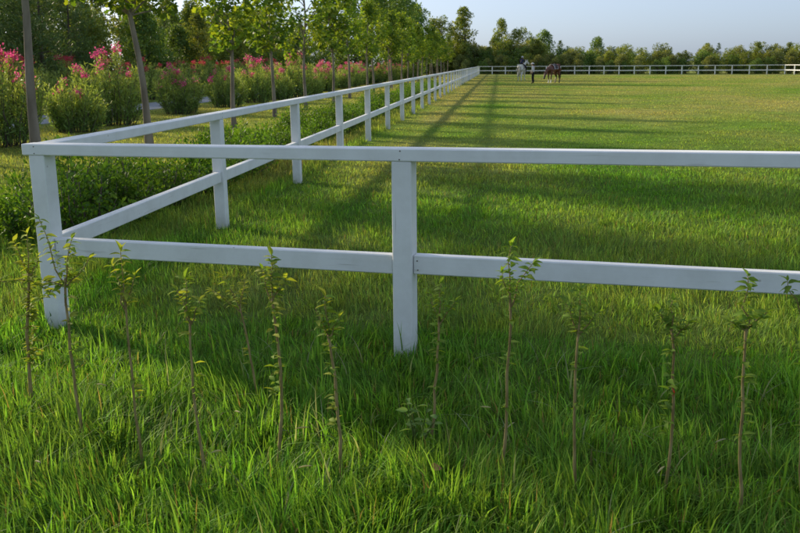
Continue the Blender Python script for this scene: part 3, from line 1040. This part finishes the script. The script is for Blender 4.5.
LG, LY = (0.17, 0.27, 0.045), (0.30, 0.34, 0.055)
leaf_y = [leaf_mesh('leaf', 0.058, 0.026, LY, 0.28), leaf_mesh('leaf', 0.050, 0.021, (0.22, 0.30, 0.050), 0.42), leaf_mesh('leaf', 0.040, 0.018, LY, 0.15)]
leaf_g = [leaf_mesh('leaf', 0.052, 0.024, LG, 0.3), leaf_mesh('leaf', 0.046, 0.020, (0.19, 0.275, 0.040), 0.45), leaf_mesh('leaf', 0.036, 0.017, LG, 0.2)]
leaf_r = leaf_mesh('leaf', 0.04, 0.022, (0.45, 0.05, 0.03), 0.5)
GSAP = 'thin saplings planted in a row in front of the fence'


def put_leaf(root, pool, p, d):
    me = pool[int(rng.integers(0, len(pool)))]
    d = Vector(d).normalized()
    q = d.to_track_quat('X', 'Z')
    o = mobj('leaf', me, root, p)
    e = q.to_euler()
    o.rotation_euler = (e.x + rng.normal(0, 0.35), e.y, e.z)
    s = rng.uniform(0.62, 1.02)
    o.scale = (s, s, s)
    return o


def leafy(root, pool, a, b, n, out=1.0):
    for k in range(n):
        t = (k + 0.6) / n
        p = a + (b - a) * t
        ang = k * 2.4 + rng.uniform(-0.5, 0.5)
        d = np.array([math.cos(ang) * out, math.sin(ang) * out, rng.uniform(-0.15, 0.7)])
        put_leaf(root, pool, p, d)
    ax = (b - a) / (np.linalg.norm(b - a) + 1e-9)
    for k in range(2):
        put_leaf(root, pool, b, ax + rng.normal(0, 0.35, 3))


def sapling(base, top, label, pool, style, stemtop=0.72, r=0.0085, along=6, twigs=None):
    bx, by = base
    root = empty('sapling', (bx, by, 0))
    tag(root, label, 'sapling', GSAP)
    H = top[2]
    tx, ty = top[0] - bx, 0.0
    s0 = np.array([0, 0, -0.05]); s1 = np.array([tx * stemtop, ty, H * stemtop])
    mb = MB()
    t = np.linspace(0, 1, 9)[:, None]
    P = s0 * (1 - t) + s1 * t
    P[1:-1, :2] += rng.normal(0, 0.0025, (7, 2))
    P[:, 0] += np.sin(t[:, 0] * np.pi) * rng.normal(0, 0.014)
    rad = np.linspace(r * 0.78, r * 0.52, 9)
    rad[2::3] *= 1.12
    mb.tube(P, rad, 8)
    mobj('stem', mb.mesh('stem', M_STEM, True), root)
    # twigs rising from the pruned head
    tw = twigs if twigs is not None else [((tx, 0, H), 9), ((tx - 0.05, 0.03, H * 0.93), 6), ((tx + 0.06, -0.02, H * 0.90), 6)]
    for (e, n) in tw:
        e = np.array(e, float)
        b0 = s1 * rng.uniform(0.93, 0.995)
        m2 = MB()
        Q = branch(m2, b0, e, 0.0038, 0.0014, 0.02, 5, 5, 0.03)
        mobj('twig', m2.mesh('twig', M_STEM, True), root)
        leafy(root, pool, b0 + (e - b0) * 0.15, e, int(n * 3.0))
    for k in range(int(along * 2.4)):
        u = rng.uniform(0.30, 0.99) ** 0.7
        p = s0 + (s1 - s0) * u
        ang = rng.uniform(0, 6.28)
        for j in range(int(rng.integers(1, 3))):
            put_leaf(root, pool, p, (math.cos(ang + j), math.sin(ang + j), rng.uniform(0, 0.6)))
    return root


sapling((-2.263, 3.898), (-2.191, 0, 0.95), 'bushiest sapling, leafy and yellow green all down its stem, first from the left', leaf_y, 0, 0.80, 0.012, 34,
        [((0.07, 0, 0.95), 8), ((-0.02, 0.04, 0.90), 7), ((0.12, -0.02, 0.84), 6), ((-0.09, 0, 0.72), 6), ((0.14, 0.03, 0.66), 6)])
sapling((-1.862, 3.615), (-1.887, 0, 1.06), 'branching sapling in front of the white corner post, second from the left', leaf_y[:2] + leaf_g, 0, 0.76, 0.010, 8,
        [((-0.11, 0, 1.07), 10), ((0.02, 0.02, 0.98), 8), ((0.11, -0.02, 0.90), 9), ((-0.13, 0.0, 0.80), 6), ((-0.16, 0.02, 0.70), 6)])
sapling((-1.514, 3.421), (-1.530, 0, 0.97), 'straight sapling with a yellow green leaf tuft, third from the left', leaf_y, 0, 0.78, 0.0085, 4)
sapling((-1.187, 3.315), (-1.225, 0, 0.89), 'sapling leaning left with a small leaf tuft, fourth from the left', leaf_y + leaf_g, 0, 0.80, 0.0085, 4)
sapling((-1.232, 4.30), (-1.335, 0, 0.66), 'short leaning sapling with broad yellow leaves, behind and left of a taller one', leaf_y, 0, 0.74, 0.0085, 4,
        [((-0.16, 0, 0.66), 9), ((-0.05, 0.02, 0.64), 7), ((-0.22, 0, 0.58), 7)])
sapling((-0.948, 3.514), (-0.925, 0, 0.94), 'reddish stemmed sapling whose tip crosses the lower rail, left of the middle post', leaf_g + leaf_y[:1], 0, 0.80, 0.010, 14)
sapling((-0.631, 3.356), (-0.674, 0, 0.81), 'sapling with a crooked stem, nearest to the left of the middle post', leaf_g + leaf_y[:1], 0, 0.80, 0.0095, 10)
sapling((-0.295, 3.783), (-0.24, 0, 0.76), 'faint green sapling just right of the middle post base', leaf_g, 0, 0.78, 0.0085, 12)
sapling((0.021, 3.433), (0.063, 0, 0.985), 'tall sapling with a forked leafy top overlapping the lower rail right of the middle post', leaf_g, 0, 0.80, 0.0085, 6,
        [((0.035, 0, 1.0), 10), ((0.12, 0.01, 0.93), 9), ((0.0, -0.02, 0.90), 6)])
sapling((0.324, 3.316), (0.314, 0, 0.855), 'straight sapling with a thin pale tip, fourth from the right edge', leaf_g, 0, 0.84, 0.008, 8)
s11 = sapling((0.668, 3.342), (0.664, 0, 0.815), 'straight sapling with one red leaf on its stem, third from the right edge', leaf_g, 0, 0.86, 0.0085, 10)
red_leaf = mobj('leaf', leaf_r, s11, (0.006, -0.01, 0.47), (0.3, 0.9, 0.2))
tag(red_leaf, 'small red leaf')
sapling((0.907, 3.112), (0.864, 0, 0.955), 'sapling with a slender upright leafy tip, second from the right edge', leaf_g, 0, 0.82, 0.0085, 10,
        [((-0.04, 0, 0.965), 11), ((0.04, 0.02, 0.83), 6), ((-0.09, 0, 0.80), 5)])
sapling((1.19, 3.296), (1.118, 0, 0.965), 'sapling cut by the right edge of the view, only its leaves showing', leaf_g, 0, 0.80, 0.0085, 8)

# broad-leaved weed and a fallen leaf in the grass
wb = empty('weed', (-0.34, 3.62, 0))
tag(wb, 'low weed with broad grey green leaves below the middle post', 'weed')
mw = MB()
weed_leaf = [leaf_mesh('leaf', 0.06, 0.026, (0.17, 0.27, 0.08), 0.35), leaf_mesh('leaf', 0.05, 0.022, (0.19, 0.29, 0.085), 0.25)]
for k in range(6):
    a = rng.uniform(0, 6.28); L = rng.uniform(0.03, 0.10)
    e = np.array([math.cos(a) * L, math.sin(a) * L, rng.uniform(0.16, 0.30)])
    t5 = np.linspace(0, 1, 5)[:, None]
    mw.tube(e * t5 * np.array([1, 1, 1]) + np.array([0, 0, 0.02]) * np.sin(t5 * 3.14), np.linspace(0.003, 0.0015, 5), 4, (0.11, 0.16, 0.05))
    for j in range(5):
        t = 0.5 + 0.55 * j / 5
        o = put_leaf(wb, weed_leaf, e * t, (math.cos(a + j * 2.2), math.sin(a + j * 2.2), 0.25))
mobj('stem', mw.mesh('stem', M_GRASS), wb)
M_DRY = noise_material('dry_leaf', (0.28, 0.10, 0.04), (0.42, 0.20, 0.09), 30, 0.8, 0.4)
dl = leaf_mesh('dry_leaf', 0.055, 0.038, (1, 1, 1), 0.5)
dl.materials.clear(); dl.materials.append(M_DRY)
tag(mobj('dry_leaf', dl, None, (-0.255, 3.30, 0.11), (0.5, -0.2, 0.6)), 'curled brown dry leaf lying in the grass below the middle post', 'leaf')

# ------------------------------------------------------------------ horses and people
def plain(name, c, rough=0.7, c2=None, scale=8.0):
    c2 = c2 or tuple(v * 0.8 for v in c)
    return noise_material(name, c2, c, scale, rough, 0.1, bdist=0.005)


def skin(name, verts, edges, mat, parent=None, sub=2, root=0, loc=None):
    me = bpy.data.meshes.new(name)
    me.from_pydata([v[:3] for v in verts], edges, [])
    me.materials.append(mat)
    o = mobj(name, me, parent, loc)
    md = o.modifiers.new('skin', 'SKIN')
    md.use_smooth_shade = True
    sv = me.skin_vertices[0].data
    for k, v in enumerate(verts):
        sv[k].radius = (v[3], v[4] if len(v) > 4 else v[3])
        sv[k].use_root = (k == root)
    ss = o.modifiers.new('sub', 'SUBSURF')
    ss.levels = ss.render_levels = sub
    return o


def horse_parts(root, mat_body, mat_hair, neck, tail, legs):
    """body as one skinned surface (local +X forward)"""
    V = [(-0.62, 0, 1.28, 0.24, 0.27), (-0.30, 0, 1.30, 0.29, 0.30), (0.05, 0, 1.20, 0.29, 0.31), (0.42, 0, 1.24, 0.24, 0.31)]
    E = [(0, 1), (1, 2), (2, 3)]
    prev = 3
    for q in neck:
        V.append(q); E.append((prev, len(V) - 1)); prev = len(V) - 1
    for (at_, chain) in legs:
        prev = at_
        for q in chain:
            V.append(q); E.append((prev, len(V) - 1)); prev = len(V) - 1
    V.append((-0.80, 0, 1.24, 0.11, 0.13)); E.append((0, len(V) - 1))
    b = skin('body', V, E, mat_body, root, 2, 1)
    poll, muz = np.array(neck[-3][:3]), np.array(neck[-1][:3])
    mb = MB()
    for s in (-1, 1):
        a = poll + np.array([0.0, 0.07 * s, 0.06])
        mb.tube([a, a + np.array([0.02, 0.02 * s, 0.08]), a + np.array([0.03, 0.015 * s, 0.15])], [0.035, 0.032, 0.008], 6)
    mobj('ears', mb.mesh('ears', mat_body, True), root)
    m2 = MB()
    pts = [np.array(q[:3]) for q in neck[:-2]]
    for k in range(60):
        t = rng.uniform(0, len(pts) - 1.001); i0 = int(t)
        c = pts[i0] * (1 - t + i0) + pts[i0 + 1] * (t - i0) + np.array([-0.02, 0, 0.13])
        s = rng.choice((-1, 1))
        m2.tube([c, c + np.array([0, 0.07 * s, -0.05]), c + np.array([-0.02, 0.10 * s, -0.22])], [0.014, 0.012, 0.004], 4)
    mobj('mane', m2.mesh('mane', mat_hair, True), root)
    m3 = MB()
    for k in range(34):
        o_ = rng.normal(0, 0.025, 3); L = rng.uniform(0.75, 1.0)
        P = np.array([(-0.80, 0, 1.36), (-0.93, 0, 1.20), (-0.98, 0, 0.9), (-0.96, 0, 1.36 - L)]) + o_ * np.array([[0.2], [0.8], [1.8], [1.5]])
        m3.tube(P, [0.02, 0.026, 0.022, 0.005], 5)
    mobj('tail', m3.mesh('tail', mat_hair, True), root)
    return b


def leg_hind(s, dx=0.0):
    y = 0.17 * s
    return (0, [(-0.62, y, 1.06, 0.17, 0.2), (-0.50, y, 0.84, 0.11, 0.14), (-0.76, y, 0.55, 0.055, 0.075), (-0.72 + dx, y, 0.20, 0.04), (-0.69 + dx, y, 0.10, 0.05), (-0.65 + dx, y, 0.03, 0.058)])


def leg_fore(s, dx=0.0):
    y = 0.15 * s
    return (3, [(0.46, y, 1.02, 0.13, 0.16), (0.44, y, 0.82, 0.085, 0.10), (0.47 + dx * 0.5, y, 0.50, 0.052, 0.06), (0.46 + dx, y, 0.20, 0.038), (0.48 + dx, y, 0.10, 0.048), (0.51 + dx, y, 0.03, 0.057)])


def socks_material():
    """chestnut coat, black towards the tail legs, white stockings on the front legs"""
    m, N, L = nt('chestnut_coat')
    out = N.new('ShaderNodeOutputMaterial'); b = N.new('ShaderNodeBsdfPrincipled')
    tc = N.new('ShaderNodeTexCoord'); sp = N.new('ShaderNodeSeparateXYZ')
    L.new(tc.outputs['Object'], sp.inputs['Vector'])
    lowz = N.new('ShaderNodeMapRange'); lowz.inputs['From Min'].default_value = 0.36; lowz.inputs['From Max'].default_value = 0.30
    L.new(sp.outputs['Z'], lowz.inputs['Value'])
    fx = N.new('ShaderNodeMath'); fx.operation = 'GREATER_THAN'; fx.inputs[1].default_value = 0.0
    L.new(sp.outputs['X'], fx.inputs[0])
    fx2 = N.new('ShaderNodeMath'); fx2.operation = 'LESS_THAN'; fx2.inputs[1].default_value = 0.85
    L.new(sp.outputs['X'], fx2.inputs[0])
    a1 = N.new('ShaderNodeMath'); a1.operation = 'MULTIPLY'; L.new(lowz.outputs['Result'], a1.inputs[0]); L.new(fx.outputs['Value'], a1.inputs[1])
    a2 = N.new('ShaderNodeMath'); a2.operation = 'MULTIPLY'; L.new(a1.outputs['Value'], a2.inputs[0]); L.new(fx2.outputs['Value'], a2.inputs[1])
    dk = N.new('ShaderNodeMapRange'); dk.inputs['From Min'].default_value = 0.75; dk.inputs['From Max'].default_value = 0.5
    L.new(sp.outputs['Z'], dk.inputs['Value'])
    m1 = N.new('ShaderNodeMix'); m1.data_type = 'RGBA'; m1.inputs['A'].default_value = (0.115, 0.035, 0.016, 1); m1.inputs['B'].default_value = (0.025, 0.014, 0.010, 1)
    L.new(dk.outputs['Result'], m1.inputs['Factor'])
    m2 = N.new('ShaderNodeMix'); m2.data_type = 'RGBA'; m2.inputs['B'].default_value = (0.7, 0.68, 0.62, 1)
    L.new(m1.outputs['Result'], m2.inputs['A']); L.new(a2.outputs['Value'], m2.inputs['Factor'])
    L.new(m2.outputs['Result'], b.inputs['Base Color']); b.inputs['Roughness'].default_value = 0.5
    L.new(b.outputs['BSDF'], out.inputs['Surface'])
    return m


M_CHEST = socks_material()
M_BLACKHAIR = plain('black_hair', (0.03, 0.02, 0.015))
M_WHITECOAT = plain('white_coat', (0.72, 0.70, 0.64), 0.6, (0.60, 0.57, 0.50), 4.0)
M_CREAMHAIR = plain('cream_hair', (0.62, 0.56, 0.44))
M_LEATHER = plain('leather', (0.035, 0.02, 0.014), 0.45)
M_PAD = plain('white_pad', (0.75, 0.70, 0.72), 0.8)
M_SKIN = plain('skin', (0.50, 0.30, 0.21), 0.5)
M_SHIRT = plain('white_shirt', (0.72, 0.72, 0.75), 0.8)
M_NAVY = plain('navy_jacket', (0.020, 0.028, 0.065), 0.8)
M_TROUSER = plain('black_trousers', (0.012, 0.012, 0.016), 0.8)
M_HELMET = plain('pale_helmet', (0.60, 0.60, 0.62), 0.35)
M_HAIR = plain('dark_hair', (0.03, 0.02, 0.012))
M_BOOT = plain('black_boot', (0.012, 0.011, 0.010), 0.4)


def saddle_meshes():
    pad, seat = MB(), MB()
    n = 14
    for (mbx, x0, x1, drop, off, mid) in ((pad, -0.28, 0.24, 0.42, 0.012, 0.0), (seat, -0.22, 0.18, 0.20, 0.03, 0.05)):
        xs = np.linspace(x0, x1, 9)
        ts = np.linspace(-1, 1, n)
        Vv = []
        for sh in (0, 1):
            for xx in xs:
                u = (xx - x0) / (x1 - x0)
                for t in ts:
                    a = t * 1.45
                    yy = math.sin(a) * (0.305 + off + sh * 0.018)
                    z_ = 1.225 + math.cos(a) * (0.305 + off + sh * 0.018) - max(0, abs(t) - 0.8) * drop
                    z_ += mid * (2 * u - 1) ** 2 * (1 - abs(t))
                    Vv.append((xx, yy, z_))
        Vv = np.array(Vv)
        m = len(xs) * n
        q = []
        for i_ in range(len(xs) - 1):
            for j in range(n - 1):
                a = i_ * n + j
                q.append((a, a + 1, a + n + 1, a + n)); q.append((m + a, m + a + n, m + a + n + 1, m + a + 1))
        for i_ in range(len(xs) - 1):
            for j in (0, n - 1):
                a = i_ * n + j; q.append((a, a + n, m + a + n, m + a))
        for j in range(n - 1):
            for i_ in (0, len(xs) - 1):
                a = i_ * n + j; q.append((a, a + 1, m + a + 1, m + a))
        mbx.add(Vv, None, q)
    stir = MB()
    for s in (-1, 1):
        stir.tube([(0, 0.36 * s, 1.3), (0.02, 0.41 * s, 1.0), (0.02, 0.41 * s, 0.84)], 0.012, 5)
        a = np.linspace(0, 2 * np.pi, 11)
        stir.tube(np.stack([0.02 + 0.055 * np.sin(a), np.full(11, 0.41 * s), 0.78 + 0.06 * np.cos(a)], -1), 0.009, 5, cap=False)
    return pad.mesh('saddle_pad', M_PAD, True), seat.mesh('seat', M_LEATHER, True), stir.mesh('stirrups', M_LEATHER, True)


def add_saddle(loc, rz, label):
    o = empty('saddle', loc, rz)
    tag(o, label, 'saddle')
    p, s, st = saddle_meshes()
    mobj('saddle_pad', p, o); mobj('seat', s, o); mobj('stirrups', st, o)
    return o


# brown horse, head down, facing left and a little towards the viewer
hb = np.array([4.55, 77.0]); hz_ = float(gz(*hb)); ha = math.radians(180 + 52)
brown = empty('horse', (hb[0], hb[1], hz_), ha)
tag(brown, 'brown horse with white front stockings lowering its head', 'horse')
horse_parts(brown, M_CHEST, M_BLACKHAIR,
            [(0.68, 0, 1.22, 0.15, 0.22), (0.95, 0, 1.00, 0.10, 0.15), (1.13, 0, 0.80, 0.10, 0.11), (1.22, 0, 0.58, 0.085, 0.10), (1.30, 0, 0.36, 0.06, 0.065)],
            None, [leg_hind(1, 0.0), leg_hind(-1, 0.12), leg_fore(1, 0.05), leg_fore(-1, -0.04)])
add_saddle((hb[0], hb[1], hz_), ha, 'saddle with a pale pad on the back of the brown horse')

# white horse seen from behind, ridden
hw = np.array([2.25, 89.0]); hz2 = float(gz(*hw)); hwa = math.radians(74)
white = empty('horse', (hw[0], hw[1], hz2), hwa)
tag(white, 'white horse seen from behind carrying a rider', 'horse')
horse_parts(white, M_WHITECOAT, M_CREAMHAIR,
            [(0.66, -0.03, 1.45, 0.14, 0.20), (0.86, -0.12, 1.66, 0.10, 0.14), (0.98, -0.22, 1.82, 0.09, 0.11), (1.10, -0.32, 1.70, 0.085, 0.10), (1.20, -0.42, 1.52, 0.06, 0.07)],
            None, [leg_hind(1, 0.05), leg_hind(-1, -0.08), leg_fore(1, 0.0), leg_fore(-1, 0.1)])
add_saddle((hw[0], hw[1], hz2), hwa, 'dark saddle under the rider on the white horse')


def head(root, c, face, helmet=True):
    """head with face, ears and helmet; face = yaw of the nose in the person's frame"""
    import bmesh
    bm = bmesh.new()
    bmesh.ops.create_uvsphere(bm, u_segments=16, v_segments=12, radius=0.105)
    for v in bm.verts:
        v.co.x *= 0.95; v.co.y *= 0.76; v.co.z *= 1.12
        if v.co.z < -0.03: v.co.y *= 0.86; v.co.x *= 0.95
    for (x, y, z, r_) in ((0.105, 0, -0.015, 0.018), (0.088, 0, -0.055, 0.016), (0.0, 0.082, -0.01, 0.024), (0.0, -0.082, -0.01, 0.024)):
        g = bmesh.ops.create_uvsphere(bm, u_segments=6, v_segments=5, radius=r_)
        for v in g['verts']: v.co += Vector((x, y, z))
    me = bpy.data.meshes.new('head'); bm.to_mesh(me); bm.free()
    for p_ in me.polygons: p_.use_smooth = True
    me.materials.append(M_SKIN)
    h = mobj('head', me, root, c, (0, 0, face))
    eb = MB()
    for s in (-1, 1):
        eb.tube([(0.088, 0.034 * s, 0.012), (0.099, 0.034 * s, 0.012)], [0.011, 0.009], 6)
    mobj('eyes', eb.mesh('eyes', M_HAIR), h)
    hb_ = bmesh.new()
    bmesh.ops.create_uvsphere(hb_, u_segments=18, v_segments=12, radius=0.128)
    dl_ = [v for v in hb_.verts if v.co.z < -0.005]
    bmesh.ops.delete(hb_, geom=dl_, context='VERTS')
    for v in hb_.verts:
        v.co.y *= 0.86; v.co.z = v.co.z * 0.95 + 0.03
        if v.co.x > 0.09 and v.co.z < 0.06: v.co.x += 0.05
    me2 = bpy.data.meshes.new('helmet'); hb_.to_mesh(me2); hb_.free()
    for p_ in me2.polygons: p_.use_smooth = True
    me2.materials.append(M_HELMET)
    hm = mobj('helmet', me2, h)
    sd = hm.modifiers.new('thick', 'SOLIDIFY'); sd.thickness = 0.008
    mbh = MB()
    for k in range(24):
        a = rng.uniform(1.9, 4.4)
        c0 = np.array([math.cos(a) * 0.10, math.sin(a) * 0.085, 0.03])
        mbh.tube([c0, c0 + np.array([-0.01, 0, -0.06]), c0 + np.array([0.0, 0, -0.12])], [0.016, 0.016, 0.005], 4)
    mobj('hair', mbh.mesh('hair', M_HAIR, True), h)
    return h


def hand(V, E, wrist, d, side):
    """palm, four fingers and thumb from the wrist along direction d"""
    d = np.array(d, float); d /= np.linalg.norm(d)
    s_ = np.cross(d, (0, 0, 1.0)); s_ = s_ / (np.linalg.norm(s_) + 1e-6) if np.linalg.norm(s_) > 0.1 else np.array([1.0, 0, 0])
    w = np.array(V[wrist][:3])
    V.append((*(w + d * 0.07), 0.03, 0.018)); palm = len(V) - 1; E.append((wrist, palm))
    for k, L in zip((-1.5, -0.5, 0.5, 1.5), (0.065, 0.078, 0.074, 0.058)):
        a = w + d * 0.10 + s_ * 0.018 * k
        V.append((*a, 0.009)); E.append((palm, len(V) - 1))
        V.append((*(a + d * L * 0.55 + np.array([0.006, 0, 0])), 0.008)); E.append((len(V) - 2, len(V) - 1))
        V.append((*(a + d * L * 0.9 + np.array([0.022, 0, 0])), 0.007)); E.append((len(V) - 2, len(V) - 1))
    a = w + d * 0.045 + s_ * 0.04
    V.append((*a, 0.010)); E.append((palm, len(V) - 1))
    V.append((*(a + d * 0.04 + s_ * 0.012), 0.009)); E.append((len(V) - 2, len(V) - 1))


def person(loc, rz, label, J, top_mat, face=0.0, sleeves_long=True):
    root = empty('person', loc, rz)
    tag(root, label, 'person')
    V = [(*J['pelvis'], 0.13, 0.10), (*J['waist'], 0.12, 0.09), (*J['chest'], 0.15, 0.10), (*J['neck'], 0.05), (*(np.array(J['head']) - np.array([0, 0, 0.03])), 0.06)]
    E = [(0, 1), (1, 2), (2, 3), (3, 4)]
    for s in 'lr':
        b = len(V)
        V += [(*J['sh' + s], 0.062), (*J['el' + s], 0.042), (*J['wr' + s], 0.027)]
        E += [(2, b), (b, b + 1), (b + 1, b + 2)]
        dv = np.array(J['wr' + s]) - np.array(J['el' + s])
        hand(V, E, b + 2, dv, s)
        b = len(V)
        V += [(*J['hip' + s], 0.085), (*J['kn' + s], 0.055), (*J['an' + s], 0.04), (*J['to' + s], 0.035)]
        E += [(0, b), (b, b + 1), (b + 1, b + 2), (b + 2, b + 3)]
    skin('body', V, E, M_SKIN, root, 1)
    # clothes follow the body a little outside it
    V = [(*J['waist'], 0.14, 0.115), (*J['chest'], 0.175, 0.125), (*(np.array(J['neck']) - np.array([0, 0, 0.04])), 0.065), (*(np.array(J['pelvis']) + np.array([0, 0, 0.03])), 0.145, 0.12)]
    E = [(0, 1), (1, 2), (0, 3)]
    for s in 'lr':
        b = len(V)
        V += [(*J['sh' + s], 0.078), (*J['el' + s], 0.056)]
        E += [(1, b), (b, b + 1)]
        if sleeves_long:
            V.append((*J['wr' + s], 0.040)); E.append((b + 1, b + 2))
    skin('shirt', V, E, top_mat, root, 2)
    V = [(*(np.array(J['pelvis']) + np.array([0, 0, 0.06])), 0.14, 0.115), (*J['pelvis'], 0.15, 0.12)]
    E = [(0, 1)]
    for s in 'lr':
        b = len(V)
        V += [(*J['hip' + s], 0.10), (*J['kn' + s], 0.07), (*(np.array(J['an' + s]) * 0.85 + np.array(J['kn' + s]) * 0.15), 0.052)]
        E += [(1, b), (b, b + 1), (b + 1, b + 2)]
    skin('trousers', V, E, M_TROUSER, root, 2)
    for s in 'lr':
        k_, a_, t_ = (np.array(J[q + s]) for q in ('kn', 'an', 'to'))
        skin('boot', [(*(a_ * 0.6 + k_ * 0.4), 0.058), (*a_, 0.05), (*t_, 0.042)], [(0, 1), (1, 2)], M_BOOT, root, 2)
    head(root, J['head'], face)
    return root


stand = dict(pelvis=(0, 0, 0.92), waist=(0.01, 0, 1.08), chest=(0.0, 0, 1.29), neck=(0.01, 0, 1.44), head=(0.04, 0, 1.57),
             shl=(0, 0.19, 1.38), ell=(-0.02, 0.25, 1.12), wrl=(0.10, 0.22, 0.92), shr=(0, -0.19, 1.38), elr=(0.02, -0.27, 1.13), wrr=(0.20, -0.20, 1.06),
             hipl=(0, 0.09, 0.86), knl=(0.03, 0.11, 0.48), anl=(-0.01, 0.12, 0.08), tol=(0.14, 0.14, 0.04),
             hipr=(0, -0.09, 0.86), knr=(0.02, -0.11, 0.48), anr=(-0.03, -0.12, 0.08), tor=(0.12, -0.14, 0.04))
pp_ = (2.9, 77.0)
person((pp_[0], pp_[1], float(gz(*pp_))), math.radians(160), 'standing person in white top, dark trousers and pale helmet between the horses', stand, M_SHIRT, 0.2)
ride = dict(pelvis=(-0.05, 0, 1.60), waist=(0.0, 0, 1.74), chest=(0.08, 0, 1.94), neck=(0.15, 0, 2.08), head=(0.22, 0, 2.19),
            shl=(0.08, 0.18, 2.03), ell=(0.20, 0.24, 1.80), wrl=(0.45, 0.10, 1.72), shr=(0.08, -0.18, 2.03), elr=(0.20, -0.24, 1.80), wrr=(0.45, -0.08, 1.72),
            hipl=(-0.03, 0.14, 1.57), knl=(0.28, 0.38, 1.30), anl=(0.02, 0.42, 0.90), tol=(0.16, 0.44, 0.84),
            hipr=(-0.03, -0.14, 1.57), knr=(0.28, -0.38, 1.30), anr=(0.02, -0.42, 0.90), tor=(0.16, -0.44, 0.84))
person((hw[0], hw[1], hz2), hwa, 'rider in dark blue top and pale helmet sitting on the white horse', ride, M_NAVY, -0.4)
